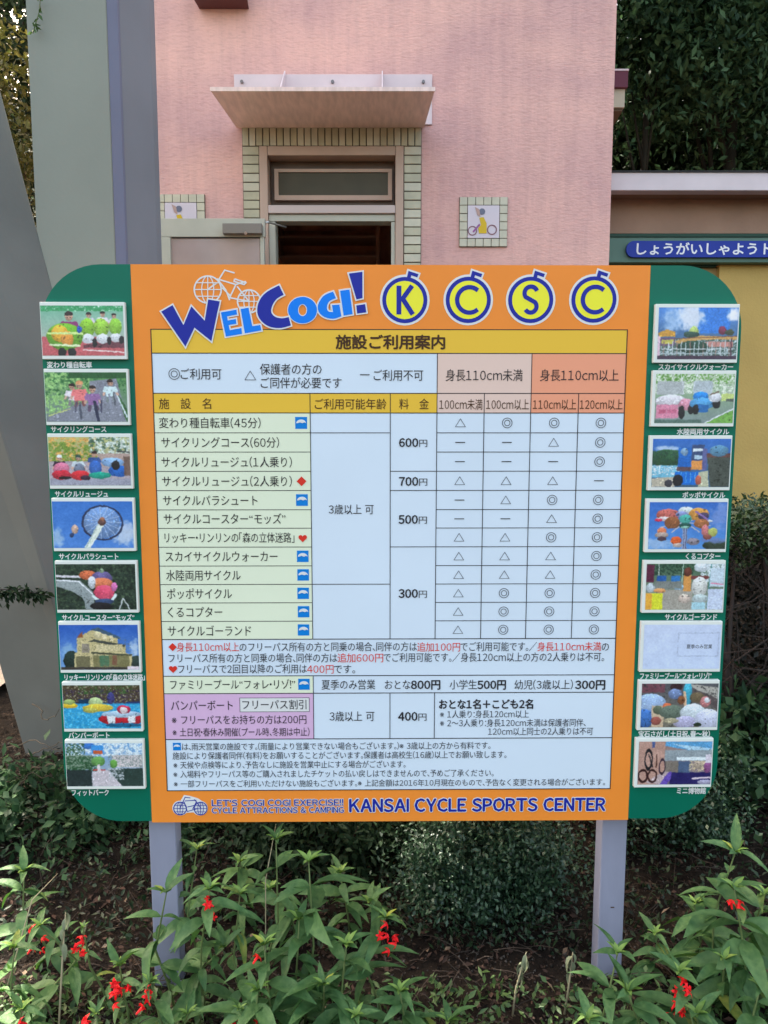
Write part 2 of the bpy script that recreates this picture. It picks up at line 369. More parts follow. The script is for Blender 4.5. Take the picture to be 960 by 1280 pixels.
def bike_logo(parent, ox, oy, s, m, d, wl, paths, circles):
    n = 0
    for P in paths:
        mb = MB(); ribbon(mb, PX(P, ox, oy, s), wl, d+.00005*n); mb.build("bicycle_line", m, parent); n += 1
    for cx, cy, r in circles:
        for P in ([(*p,) for p in arcpts(cx, cy, r, r, 0, 360, 32)], arcpts(cx,cy,r*.45,r,90,270,12), arcpts(cx,cy,r*.45,r,-90,90,12), [(cx,cy-r),(cx,cy+r)],
                  [(cx-r,cy),(cx+r,cy)], [(cx-r*.85,cy-r*.5),(cx+r*.85,cy-r*.5)], [(cx-r*.85,cy+r*.5),(cx+r*.85,cy+r*.5)]):
            mb = MB(); ribbon(mb, PX(P, ox, oy, s), wl*(1.1 if len(P) > 20 else .7), d+.00005*n); mb.build("bicycle_line", m, parent); n += 1
bike_logo(logo, 195, 330, 6.4, white, .0010, .0017,
    [[(500,130),(550,50),(630,72)],[(490,120),(640,165),(720,140)],[(500,130),(560,210),(590,290)],[(490,150),(420,200)],[(640,165),(590,270),(745,300)],[(530,190),(600,260)],[(630,120),(720,150),(705,165),(625,140),(630,120)],[(650,180),(745,300)]],
    [(415,205,108),(745,300,92)])
s = 6.4
W = [(45,382),(135,330),(222,490),(285,340),(392,455),(420,285),(512,300),(445,618),(310,510),(238,662)]
shape("logo_letter", PX(W,195,330,s), navy, logo, .0034)
E = [(520,388),(645,365),(650,405),(570,420),(576,452),(640,440),(645,478),(583,490),(592,530),(685,512),(690,560),(560,582)]
shape("logo_letter", PX(E,195,330,s), blue, logo, .0024)
L = [(678,362),(742,350),(772,498),(835,488),(845,532),(712,556)]
shape("logo_letter", PX(L,195,330,s), blue, logo, .0029)
def c_shape(cx, cy, ro, ri, a0, a1, oxs=1.0, rot=0, icx=0, icy=0, n=22):
    return arcpts(cx,cy,ro*oxs,ro,a0,a1,n,rot)+arcpts(cx+icx,cy+icy,ri[0],ri[1],a1,a0,n,rot)
C = [(218,172),(255,248),(200,280),(165,330),(155,385),(185,422),(240,435),(295,425),(312,492),(240,512),(160,508),(95,475),(50,415),(45,340),(75,270),(130,218)]
def smooth_poly(P, corners, sub=3):
    """catmull-rom through the points, corners kept sharp"""
    n = len(P); out = []
    for i in range(n):
        p0, p1, p2, p3 = P[i-1], P[i], P[(i+1) % n], P[(i+2) % n]
        if i in corners: p0 = p1
        if (i+1) % n in corners: p3 = p2
        if i in corners and (i+1) % n in corners: out.append(p1); continue
        for k in range(sub):
            t = k/sub; o = []
            for a in (0, 1): o.append(.5*(2*p1[a]+(p2[a]-p0[a])*t+(2*p0[a]-5*p1[a]+4*p2[a]-p3[a])*t*t+(3*p1[a]-p0[a]-3*p2[a]+p3[a])*t**3))
            out.append(tuple(o))
    return out
shape("logo_letter", PX(smooth_poly(C, {0,1,7,8}),315,330,s), navy, logo, .0032)
# O : a ring
def ring_shape(name, cx, cy, rx, ry, ix, iy, rot, m, parent, d, ox, oy, s, outline=1.4*4.5):
    for w_, mm, dd in ((0, m, d), (outline, white, d-.0004)):
        A = PX(arcpts(cx,cy,rx+w_,ry+w_,0,360,32,rot)[:-1],ox,oy,s); I = PX(arcpts(cx,cy,ix-w_,iy-w_,0,360,32,rot)[:-1],ox,oy,s)
        mb = MB()
        for i in range(32): j = (i+1) % 32; mb.poly([(A[i][0],-dd,A[i][1]),(A[j][0],-dd,A[j][1]),(I[j][0],-dd,I[j][1]),(I[i][0],-dd,I[i][1])])
        mb.build(name if mm is m else "white_outline", mm, parent)
ring_shape("logo_letter", 405, 370, 116, 106, 36, 48, 0, blue, logo, .0027, 315, 330, s)
G = [(650,222),(672,275),(620,300),(600,345),(612,380),(648,385),(640,330),(700,325),(716,420),(650,440),(580,425),(535,385),(528,330),(560,270),(600,240)]
shape("logo_letter", PX(smooth_poly(G, {0,1,5,6,7,8}),315,330,s), blue, logo, .0030)
shape("logo_letter", PX([(705,215),(780,205),(806,402),(733,414)],315,330,s), blue, logo, .0026)
shape("logo_letter", PX([(775,78),(884,64),(884,275),(836,285)],315,330,s), navy, logo, .0035)
shape("logo_letter", PX([(834,333),(905,322),(915,388),(842,398)],315,330,s), navy, logo, .0036)
# KCSC badges
def badge(cx, cy, ch):
    p = MB(); u, z = B(cx, cy); r = B(cx+28.2, cy)[0]-u
    disc(p, u, z, r*1.10, -.0005); b = p.build("letter_badge", white, board)
    mb = MB(); disc(mb, u, z, r, -.0009); mb.build("badge_ring", navy, b)
    mb = MB(); disc(mb, u, z, r*.825, -.0013); mb.build("badge_face", yellow, b)
    k = r/28.2
    Pst = [(u+2*k, z+26*k),(u+4.5*k, z+35.5*k),(u+17*k, z+31.5*k),(u+15.5*k, z+27.5*k),(u+8*k, z+30*k),(u+7*k, z+26*k)]
    shape("badge_stem", Pst, navy, b, .00094, .0042)
    wl = 2.7*k; mb = MB(); d = .0018
    if ch == 'K':
        ribbon(mb, [(u-7.4*k,z+17.5*k),(u-7.4*k,z-17.5*k)], 3*k, d); ribbon(mb, [(u+9*k,z+17.5*k),(u-4*k,z)], 2.9*k, d+.0001); ribbon(mb, [(u-3.5*k,z+3*k),(u+10*k,z-17.5*k)], 3*k, d+.0002)
    elif ch == 'C':
        ribbon(mb, [(u+1.5*k+15.5*k*math.cos(R(a)), z+15.5*k*math.sin(R(a))) for a in range(48, 313, 12)], wl, d)
    else:
        P = [(u+8*math.cos(R(a))*k, z+8.2*k+8*k*math.sin(R(a))) for a in range(20, 226, 15)]
        P += [(u+7.4*math.cos(R(a))*k, z-8*k+7.4*k*math.sin(R(a))) for a in range(45, -161, -15)]
        ribbon(mb, P, wl, d)
    mb.build("badge_letter", navy, b)
for x, y, c in ((506,375.2,'K'),(585.3,375,'C'),(663.3,375,'S'),(742.3,374.6,'C')): badge(x, y, c)
# footer
foot = slab("footer_logo", PX([(95,265),(110,265),(110,275),(95,275)],210,985,10.67), navy, board, -.0004, .001)
mb = MB(); A = B(225.5,1010); k = .00205
for i, (x, y, r) in enumerate(((225.3,1010,10.3),(250,1010,10.3))):
    u, z = B(x, y); disc(mb, u, z, r*k, -.0006-.0001*i, 28)
mb.poly([(p[0], -.0009, p[1]) for p in PX([(150,200),(215,90),(300,105),(400,135),(480,190),(400,320),(200,330)],210,985,10.67)])
mb.build("bicycle_backing", white, foot)
bike_logo(foot, 210, 985, 10.67, navy, .0012, .0011,
    [[(160,270),(230,120),(300,130)],[(225,170),(380,160)],[(215,180),(260,310),(400,270)],[(350,150),(380,180),(330,280)],[(380,180),(440,270)],[(260,250),(350,230)]],
    [(163,270,85),(437,270,85)])
T("LET'S COGI COGI EXERCISE!!", 265, 429, 1003.3, 7.6, navy, foot, True, halo=white, halo_w=.0017, ink_fit=True)
T("CYCLE ATTRACTIONS & CAMPING", 265, 429.5, 1012.6, 7.2, navy, foot, True, halo=white, halo_w=.0017, ink_fit=True)
ua, zc = B(437, 1006.5); ub, _ = B(756, 1006.5); e = B(437, 998.5)[1]-B(437, 1014.5)[1]
put_text("printed_text", "KANSAI CYCLE SPORTS CENTER", ua, ub, zc, e, navy, foot, bold=.085, halo=white, halo_w=.0034, ink_fit=True)

# ---- photo plates
exec_photos = []
PW, PH = 120, 78
def paint(top, bot, ops, seed):
    g = np.random.default_rng(seed); W2, H2 = PW*2, PH*2
    yy, xx = np.mgrid[0:H2, 0:W2]; yy = (yy+.5)/H2; xx = (xx+.5)/W2
    img = np.array(top)[None,None]*(1-yy[...,None]) + np.array(bot)[None,None]*yy[...,None]; img = np.repeat(img, 1, 1).astype(float)
    if img.shape[1] != W2: img = np.repeat(img, W2, 1)
    yn, xn = yy.copy(), xx.copy()
    def noise(sc):
        n = g.random((int(H2/sc)+2, int(W2/sc)+2)); iy = (yn*H2/sc); ix = (xn*W2/sc); a = iy.astype(int); b = ix.astype(int); fy = iy-a; fx = ix-b
        return n[a,b]*(1-fy)*(1-fx)+n[a+1,b]*fy*(1-fx)+n[a,b+1]*(1-fy)*fx+n[a+1,b+1]*fy*fx
    wx_, wy_ = noise(7)+.6*noise(3.3), noise(6)+.6*noise(3.1)
    xx = xx+(wx_-.8)*.012; yy = yy+(wy_-.8)*.018
    for o in ops:
        k = o[0]
        if k == 'e': m_ = ((xx-o[1])/o[3])**2+((yy-o[2])/o[4])**2 < 1; c = o[5]
        elif k == 'g': m_ = (abs(((xx-o[1])/o[3])**2+((yy-o[2])/o[4])**2-1) < o[6]); c = o[5]
        elif k == 'r': m_ = (xx > o[1]) & (yy > o[2]) & (xx < o[3]) & (yy < o[4]); c = o[5]
        elif k == 'p':
            P = o[1]; m_ = np.zeros_like(xx, bool); c = o[2]
            for i in range(len(P)):
                (xa, ya), (xb, yb) = P[i-1], P[i]
                if ya == yb: continue
                m_ ^= ((ya > yy) != (yb > yy)) & (xx < (xb-xa)*(yy-ya)/(yb-ya)+xa)
        elif k == 'l':
            xa, ya, xb, yb, wd, c = o[1:]; dx, dy = (xb-xa)*1.55, yb-ya; q = ((xx-xa)*1.55*dx+(yy-ya)*dy)/(dx*dx+dy*dy+1e-9); q = np.clip(q, 0, 1)
            m_ = np.hypot((xx-xa)*1.55-q*dx, (yy-ya)-q*dy) < wd
        elif k == 'n':       # mottled patch
            n = noise(o[6])*.6+noise(o[6]*.45)*.4; al = np.clip((n-o[7]+.10)/.16, 0, 1)*((xx > o[1]) & (yy > o[2]) & (xx < o[3]) & (yy < o[4]))
            v_ = .75+.5*noise(2.2); img = img*(1-al[...,None])+np.array(o[5])[None,None]*v_[...,None]*al[...,None]; continue
        elif k == 's':       # soft cloud
            dd = ((xx-o[1])/o[3])**2+((yy-o[2])/o[4])**2; al = np.clip(1.25-dd-(noise(8)-.5)*1.1-(noise(4)-.5)*.5, 0, 1)[...,None]*.9
            img = img*(1-al)+np.array(o[5])[None,None]*al; continue
        cc_ = np.array(c, float)[None,None]*np.ones_like(img)
        if k == 'e':         # round things catch light on top, and carry small marks
            sh = 1.16-.36*np.clip((yy-o[2])/o[4]*.5+.5, 0, 1)-.16*np.clip((xx-o[1])/o[3], -1, 1)**2; cc_ *= sh[...,None]
        cc_ *= (.86+.28*noise(2.0))[...,None]
        if k in 'ep': 
            q_ = (noise(4) > .82)[...,None]; cc_ = np.where(q_, cc_*(.55 if g.random() < .6 else 1.35), cc_)
        img[m_] = cc_[m_]
    xx = (np.mgrid[0:H2, 0:W2][1]+.5)/W2; yy = (np.mgrid[0:H2, 0:W2][0]+.5)/H2
    img = img+(noise(2.2)[...,None]-.5)*14+(noise(5)[...,None]-.5)*12+(noise(20)[...,None]-.5)*14
    for ax_ in (0, 1): img = (np.roll(img,1,ax_)+2*img+np.roll(img,-1,ax_))/4
    img = (img-128)*1.05+132
    img = img.reshape(PH, 2, PW, 2, 3).mean((1, 3)); return np.clip(img, 4, 252)
gr, dg_, sk, wh, bk = (70,125,60), (30,55,35), (70,130,210), (232,235,238), (35,35,40)
def person(x, y, s, shirt, hair=(50,35,35), helmet=None):
    lg = tuple(int(v*.45+30) for v in shirt)
    return [('l',x-s*.10,y+s*1.0,x-s*.16,y+s*1.45,s*.10,lg),('l',x+s*.10,y+s*1.0,x+s*.17,y+s*1.4,s*.10,lg),('l',x-s*.2,y+s*.42,x-s*.33,y+s*.95,s*.085,(214,172,150)),('l',x+s*.2,y+s*.42,x+s*.33,y+s*.95,s*.085,(214,172,150)),
            ('p',[(x-s*.24,y+s*.34),(x+s*.24,y+s*.34),(x+s*.20,y+s*1.1),(x-s*.20,y+s*1.1)],shirt),('l',x-s*.22,y+s*.42,x-s*.28,y+s*.68,s*.11,shirt),('l',x+s*.22,y+s*.42,x+s*.28,y+s*.68,s*.11,shirt),
            ('e',x,y+s*.06,s*.135,s*.24,(218,172,148)),('p',[(x-s*.15,y),(x-s*.13,y-s*.18),(x,y-s*.26),(x+s*.13,y-s*.18),(x+s*.15,y)],helmet or hair),('r',x-s*.07,y+s*.07,x-s*.03,y+s*.12,(60,40,40)),('r',x+s*.03,y+s*.07,x+s*.07,y+s*.12,(60,40,40))]
P_ = {}
P_[0] = ((125,190,160),(200,185,180),[('r',0,0,1,.11,(60,160,100)),('n',0,0,1,.11,(210,235,215),5,.72),('r',0,.62,1,1,(196,95,100)),('l',.5,.88,1,.93,.012,(240,225,220)),('p',[(.5,.78),(1,.7),(1,.84),(.5,.84)],(110,60,70))]
   +person(.58,.18,.22,(225,215,225))+person(.75,.16,.22,(230,225,230))+person(.89,.2,.2,(225,215,225))
   +[('e',.56,.44,.09,.19,(150,205,60)),('e',.73,.44,.09,.19,(165,215,75)),('e',.9,.42,.08,.17,(150,205,70)),('e',.56,.66,.08,.1,wh),('e',.74,.66,.08,.1,wh),('e',.9,.64,.07,.09,wh)]
   +[('e',.64,.74,.03,.09,bk),('e',.82,.7,.03,.08,bk),('e',.97,.68,.03,.08,bk)]+person(.34,.2,.36,(150,60,120))
   +[('e',.28,.62,.22,.27,(120,185,50)),('e',.22,.56,.1,.17,(250,190,60)),('e',.31,.66,.08,.15,(245,165,70)),('l',.08,.55,.5,.55,.02,(215,240,150)),('l',.1,.78,.45,.8,.02,(225,240,190)),('e',.46,.48,.03,.07,(40,90,200)),('e',.24,.93,.05,.09,bk),('e',.36,.93,.05,.09,bk)])
P_[1] = ((95,155,80),(120,130,140),[('n',0,0,.55,.85,(150,195,120),6,.45),('n',0,0,1,.5,(50,110,60),7,.62),('r',.3,0,1,.12,(40,95,50)),('p',[(.55,.18),(.88,.12),(.92,.4),(1,1),(0,1),(.05,.88),(.35,.66),(.55,.6)],(135,138,150)),('p',[(.86,.35),(1,.75),(1,1),(.98,.98)],(60,110,60)),('l',.86,.38,.99,.9,.012,(220,230,235)),('l',.03,.88,.3,.74,.008,(215,225,120))]
   +person(.33,.28,.26,(235,225,230))+person(.42,.24,.3,(240,130,130),helmet=(230,160,110))+person(.58,.33,.3,(150,110,160))+person(.8,.2,.26,(215,235,235))
   +[('l',.42,.62,.43,.93,.022,(80,85,100)),('l',.38,.6,.36,.8,.014,(90,90,110)),('l',.6,.6,.64,.97,.03,(45,50,75)),('l',.68,.58,.68,.8,.016,(70,70,95)),('l',.78,.45,.8,.7,.02,(150,155,170)),('l',.84,.4,.85,.65,.014,(80,85,95))])
P_[2] = ((190,190,120),(170,165,175),[('n',0,0,.6,.5,(225,170,90),5,.5),('n',0,.1,.6,.55,(120,150,60),6,.5),('n',.5,0,1,.35,(215,225,215),7,.5),('n',.5,0,1,.4,(80,110,90),6,.62),('r',0,.5,1,1,(178,165,172)),('r',.6,.34,1,.62,(185,160,150)),('l',.85,.3,1,.31,.015,(70,70,70)),('r',0,.86,1,1,(160,160,175))]
   +person(.13,.42,.24,(60,40,60),helmet=(235,245,235))+person(.36,.42,.24,(210,220,225),helmet=(60,90,80))+person(.56,.34,.24,(60,90,150))
   +[('e',.15,.66,.1,.14,(225,130,160)),('e',.15,.78,.12,.1,(210,50,70)),('e',.37,.66,.07,.12,(120,130,150)),('e',.38,.79,.12,.1,(215,50,60)),('e',.19,.84,.08,.03,bk),('e',.44,.84,.06,.05,(60,40,60)),('e',.57,.64,.08,.16,(60,110,190)),('e',.62,.79,.14,.07,(30,165,140)),('e',.78,.52,.14,.1,(150,190,235)),('e',.86,.7,.13,.12,(40,110,200)),('e',.82,.58,.05,.1,bk),('r',.92,.4,1,.8,(120,95,85))])
P_[3] = ((60,120,200),(80,135,210),[('s',.95,.62,.14,.2,(185,200,225)),('s',.9,.75,.16,.2,(190,205,225)),('s',.06,.78,.07,.22,(165,195,225)),('e',.6,.45,.24,.34,(120,155,205)),('g',.62,.46,.25,.36,(45,55,85),.1),]
   +[('l',.6,.42,.62+.23*math.cos(R(a)),.46+.34*math.sin(R(a)),.006,(185,200,225)) for a in range(0,360,24)]+[('l',.6,.5,.42,1,.055,(230,238,225)),('l',.56,.5,.4,1,.012,(190,205,195)),('e',.61,.44,.05,.08,(110,80,75)),('e',.62,.38,.03,.04,(180,120,90)),('e',.27,.6,.045,.1,(215,180,160)),('e',.23,.72,.03,.05,(50,70,110))])
P_[4] = ((50,70,55),(45,62,52),[('n',0,0,1,1,(75,95,70),5,.6),('n',0,0,1,1,(30,45,38),6,.55),('l',0,.26,.3,.28,.025,(215,210,215)),('p',[(0,.33),(.3,.36),(.46,.6),(.48,1),(.36,1),(.33,.75),(.2,.6),(0,.48)],(150,160,160)),('l',0,.35,.28,.38,.012,wh),('l',.28,.38,.45,.65,.014,wh),('e',.4,.24,.11,.1,(225,120,80)),('e',.58,.3,.13,.14,(110,100,150)),('e',.57,.42,.14,.12,(230,130,90)),('e',.6,.62,.13,.16,(235,90,120)),('e',.45,.4,.05,.14,(225,230,235)),('l',.46,.7,.53,.82,.03,(225,240,238)),('l',.74,.68,.68,.82,.03,(225,240,238)),('e',.73,.5,.04,.1,(220,120,180)),('e',.6,.82,.12,.06,(60,80,120)),('e',.55,.92,.14,.08,bk),('l',.83,.75,.78,1,.012,(200,205,205)),('l',.83,.75,.92,1,.012,(200,205,205)),('e',.58,.15,.03,.05,(150,175,140))])
P_[5] = ((45,95,185),(120,165,215),[('s',.1,.6,.1,.2,(140,180,215)),('s',.95,.55,.06,.25,(190,210,230)),('e',.14,.8,.1,.22,(40,60,55)),('e',.97,.85,.1,.16,(50,65,60)),('p',[(.22,.3),(.4,.12),(.5,.1),(.74,.3),(.74,.42),(.84,.45),(.84,.62),(.92,.68),(.9,1),(.18,1),(.18,.65),(.22,.6)],(205,190,140)),('p',[(.4,.1),(.5,.06),(.78,.28),(.76,.32)],(70,95,115)),('p',[(.36,.38),(.44,.32),(.84,.45),(.82,.5),(.44,.38)],(70,75,70)),('p',[(.22,.28),(.3,.14),(.3,.28)],(150,90,60)),('r',.28,.42,.38,.62,(150,140,125)),('p',[(.4,.6),(.92,.66),(.9,.7),(.4,.64)],(70,75,60)),('r',.42,.68,.88,.96,(130,125,85)),('r',.5,.68,.62,.92,(80,120,90)),('r',.66,.68,.72,.9,(130,90,70)),('r',.2,.7,.38,.96,(120,115,85)),('e',.49,.22,.05,.08,(230,215,170)),('r',.55,.2,.6,.32,(235,220,180)),('r',.64,.24,.68,.36,(235,220,180)),('r',.46,.44,.8,.58,(215,200,155)),('n',.2,.3,.9,1,(110,105,75),3,.72),('r',0,.94,1,1,(70,65,60)),('r',.85,.93,1,1,(225,210,215))])
P_[6] = ((90,85,60),(60,160,205),[('r',0,0,1,.4,(75,65,45)),('n',0,0,1,.4,(190,185,160),3,.66),('n',0,.1,1,.42,(60,45,75),4,.6),('n',.2,0,.9,.2,(60,100,50),4,.6),('r',.2,.32,.4,.42,(20,60,90)),('r',.82,.38,1,.52,(40,60,110)),('r',0,.42,1,1,(45,155,205)),('n',0,.45,1,1,(90,190,225),5,.6),('e',.07,.47,.12,.06,(235,195,60)),('e',.08,.38,.08,.06,(170,190,110)),('e',.42,.4,.09,.12,(190,210,150)),('e',.45,.52,.2,.09,(225,195,70)),('e',.35,.58,.1,.06,(190,185,90)),('e',.62,.3,.05,.14,(70,70,130)),('e',.75,.78,.3,.15,(205,40,55)),('e',.75,.67,.26,.08,(190,215,235)),('p',[(.55,.7),(.67,.72),(.67,.88),(.58,.88)],wh),('p',[(.82,.72),(.93,.7),(.93,.86),(.84,.88)],wh),('e',.78,.56,.09,.1,(205,50,80)),('e',.78,.58,.05,.08,(235,215,215)),('e',.78,.92,.24,.05,(30,110,150))])
P_[7] = ((110,165,215),(190,185,185),[('n',0,0,1,.3,(215,230,240),6,.45),('e',.3,.06,.08,.08,(60,120,200)),('r',.34,.05,.5,.24,(65,150,220)),('r',.36,.17,.48,.25,(205,100,60)),('n',0,0,.25,1,(60,95,65),4,.5),('r',0,.28,.35,.6,(130,150,130)),('n',0,.3,.4,.65,(45,85,55),4,.5),('e',.42,.42,.09,.12,(110,165,90)),('r',.6,.28,1,.56,(215,205,205)),('n',.55,.28,1,.56,(120,135,130),2.5,.6),('e',.62,.48,.05,.1,(110,170,80)),('r',0,.62,.33,1,(40,55,55)),('p',[(.34,.66),(.55,.62),(.72,1),(.34,1)],(205,195,200)),('p',[(.55,.6),(1,.58),(1,1),(.72,1)],(45,65,60)),('n',.55,.58,.75,.85,(190,195,200),3,.5),('l',.36,.62,.5,.62,.015,(190,70,70)),('l',.42,.52,.43,.66,.03,(225,215,215))])
P_[8] = ((80,140,220),(70,90,100),[('s',.42,.15,.2,.3,(225,230,240)),('s',.18,.25,.15,.25,(170,200,235)),('s',.93,.12,.08,.12,(240,238,245)),('s',.6,.18,.06,.09,(190,215,240)),('r',.5,0,.9,.5,(50,125,215)),('s',.42,.2,.16,.28,(222,228,240)),('s',.93,.14,.09,.13,(240,238,245)),('r',0,.6,1,1,(70,95,85)),('n',0,.6,1,1,(185,200,205),3,.58),('p',[(0,.5),(.1,.42),(.22,.46),(.22,.56),(.02,.56)],(205,150,60)),('r',.02,.58,.22,.74,(110,85,115)),('r',.05,.62,.2,.7,(200,190,90)),('p',[(.22,.64),(.5,.54),(1,.56),(1,.62),(.55,.62),(.25,.7)],(205,160,95)),('r',.6,.66,.95,.76,(200,140,130)),('e',.45,.46,.06,.1,(190,210,120)),('e',.42,.52,.1,.06,(50,80,70)),('e',.81,.44,.05,.09,(130,50,80)),('e',.9,.48,.06,.06,(70,80,60)),('e',.45,.76,.2,.12,(40,75,60)),*[('l',.08+.055*k,.66+.02*(k%2),.08+.055*k,.97,.009,(205,212,215) if k%3 else (150,120,110)) for k in range(16)],('l',.05,.80,.95,.80,.008,(215,220,222)),('l',.05,.89,.95,.88,.008,(190,200,205)),('l',.22,.60,1,.55,.006,(120,70,50)),('l',.93,.6,.93,1,.012,(90,50,70)),('r',0,.55,.03,1,(225,190,205)),('r',0,.93,1,1,(70,50,70))])
P_[9] = ((150,185,130),(135,150,150),[('n',0,0,1,.4,(210,220,200),6,.4),('n',0,0,1,.2,(95,150,60),4,.58),('r',.02,.15,.36,.42,(180,185,185)),('r',.48,.14,.72,.42,(185,195,200)),('l',.32,0,.36,.4,.006,wh),('l',.52,0,.48,.3,.006,wh),('e',.2,.56,.2,.14,(228,222,228)),('e',.4,.62,.1,.12,(220,150,170)),('r',.02,.62,.3,.9,(220,140,165)),('r',.05,.72,.14,.8,(190,90,120)),('r',.16,.72,.28,.8,(205,110,140)),('e',.34,.78,.04,.14,bk),('e',.46,.72,.04,.1,bk),('e',.58,.46,.1,.1,(40,140,225)),('e',.6,.6,.16,.12,(90,170,225)),('r',.52,.62,.68,.78,(40,110,175)),('e',.52,.72,.04,.1,bk),('e',.78,.6,.05,.1,bk),('e',.76,.48,.08,.1,(225,225,230)),('l',.7,.42,.8,.36,.015,(120,100,80)),('r',.84,.4,1,.55,(200,215,130)),('p',[(.66,1),(1,.72),(1,1)],(120,175,80)),('l',.64,1,1,.7,.012,(225,230,230)),('r',.9,.5,1,.56,(90,100,90)),('r',0,.93,.6,1,(90,115,105))])
P_[10] = ((55,115,200),(70,100,120),[('s',.2,.2,.18,.06,(190,210,235)),('e',.2,.4,.24,.18,(50,95,60)),('n',0,.25,.35,.55,(40,80,60),4,.5),('r',0,.55,.35,.8,(120,190,215)),('n',0,.55,.35,.75,(235,235,235),3,.6),('p',[(0,.82),(.3,.78),(.3,1),(0,1)],(190,180,160)),('r',.33,.18,.5,.6,(30,105,190)),('r',.5,.12,.66,.5,(60,80,120)),('r',.52,.2,.66,.26,(225,235,240)),('r',.54,.34,.66,.42,(180,205,220)),('e',.41,.27,.05,.08,(140,175,205)),('r',.5,.45,.66,.64,(225,150,80)),('r',.32,.58,.5,.66,(100,75,80)),('r',.3,.68,.62,.95,(20,115,210)),('l',.38,.7,.38,.9,.008,(110,180,235)),('l',.44,.7,.44,.9,.008,(110,180,235)),('l',.5,.7,.5,.9,.008,(110,180,235)),('l',.56,.7,.56,.9,.008,(110,180,235)),('e',.34,.86,.07,.12,bk),('e',.22,.92,.05,.08,(60,60,70)),('r',.7,.3,1,.4,(105,70,65)),('p',[(.7,.38),(1,.38),(1,1),(.76,1)],(75,82,75)),('e',.85,.25,.12,.12,(100,150,180)),('r',.64,.2,.7,.65,(95,100,150)),('p',[(.6,.7),(.72,.66),(.74,1),(.6,1)],(190,190,160)),('e',.6,.85,.04,.1,(205,110,90))])
P_[11] = ((55,110,195),(90,150,215),[('s',.1,.9,.3,.12,(160,190,225)),('s',.92,.3,.14,.3,(120,150,210)),('e',.9,.92,.2,.1,(60,75,60)),('s',.85,.82,.2,.06,(110,130,180)),*[('l',.47,.42,.47+.34*math.cos(a),.42+.26*math.sin(a),.010,(205,190,185)) for a in (2.7,3.5,.3,-.5,2.1,1.0)],('e',.24,.28,.15,.14,(205,110,100)),('e',.22,.36,.14,.05,(235,215,215)),('e',.3,.44,.1,.13,(150,95,60)),('e',.12,.38,.05,.03,(235,60,90)),('e',.47,.18,.1,.08,(225,235,235)),('e',.42,.26,.08,.06,(150,160,210)),('e',.64,.26,.13,.14,(225,160,80)),('e',.7,.3,.07,.08,(80,70,100)),('e',.68,.46,.1,.1,(170,110,70)),('l',.6,.2,.78,.4,.02,(150,120,180)),('e',.79,.4,.03,.03,wh),('e',.47,.36,.08,.1,(90,190,175)),('e',.47,.5,.08,.06,(40,90,80)),('e',.47,.54,.06,.03,(150,200,180)),('r',.44,.56,.5,1,(150,160,190)),('l',.46,.56,.46,1,.006,(60,70,100)),('l',.49,.56,.49,1,.006,(60,70,100)),('e',.17,.62,.06,.08,(225,130,90)),('e',.17,.7,.09,.06,(190,170,160)),('e',.17,.78,.06,.05,(90,70,80)),('e',.36,.82,.07,.09,(225,100,50)),('e',.38,.92,.06,.05,(200,180,170)),('e',.58,.84,.08,.08,(150,140,150)),('e',.73,.6,.05,.12,(215,130,130)),('e',.83,.64,.06,.1,(190,195,110)),('e',.76,.74,.06,.06,(150,90,80))])
P_[12] = ((70,105,80),(165,165,150),[('n',0,0,.6,.25,(40,70,55),4,.5),('n',.7,0,1,.4,(215,225,230),4,.35),('r',0,.02,.1,.4,(95,40,65)),('l',.16,0,.16,.4,.008,(215,220,215)),('l',.47,0,.46,.5,.008,(190,215,200)),('l',.2,.44,.6,.44,.006,(90,90,90)),('r',.14,.26,.26,.4,(40,95,165)),('r',.32,.26,.44,.42,(50,120,185)),('e',.42,.5,.06,.08,(150,195,225)),('e',.06,.52,.06,.1,(205,215,220)),('r',.12,.38,.46,.54,(130,135,130)),('r',.15,.56,.6,1,(168,162,150)),('r',0,.64,.22,1,(225,225,60)),('r',0,.64,.08,1,(240,175,70)),('e',.18,.58,.08,.05,(240,170,110)),('r',.48,.24,.58,.6,(215,150,80)),('e',.53,.18,.05,.1,(110,60,50)),('e',.5,.76,.08,.1,(225,205,190)),('e',.69,.08,.08,.1,(225,235,240)),('l',.6,.3,.78,.3,.04,(120,60,60)),('e',.69,.5,.1,.22,(232,232,225)),('e',.7,.76,.1,.1,(200,215,215)),('r',.6,.84,.78,1,(175,215,225)),('l',.83,.02,.8,.95,.012,(70,140,140)),('r',.82,.1,1,.5,(200,215,225)),('r',.8,.55,1,1,(205,215,235)),('l',.84,.42,1,.45,.01,(225,120,150))])
P_[13] = ((205,215,238),(205,218,242),[('r',.44,.18,.98,.2,(180,192,215)),('r',.44,.7,.98,.72,(180,192,215)),('r',.44,.2,.455,.7,(185,196,220)),('r',.965,.2,.98,.7,(185,196,220))])
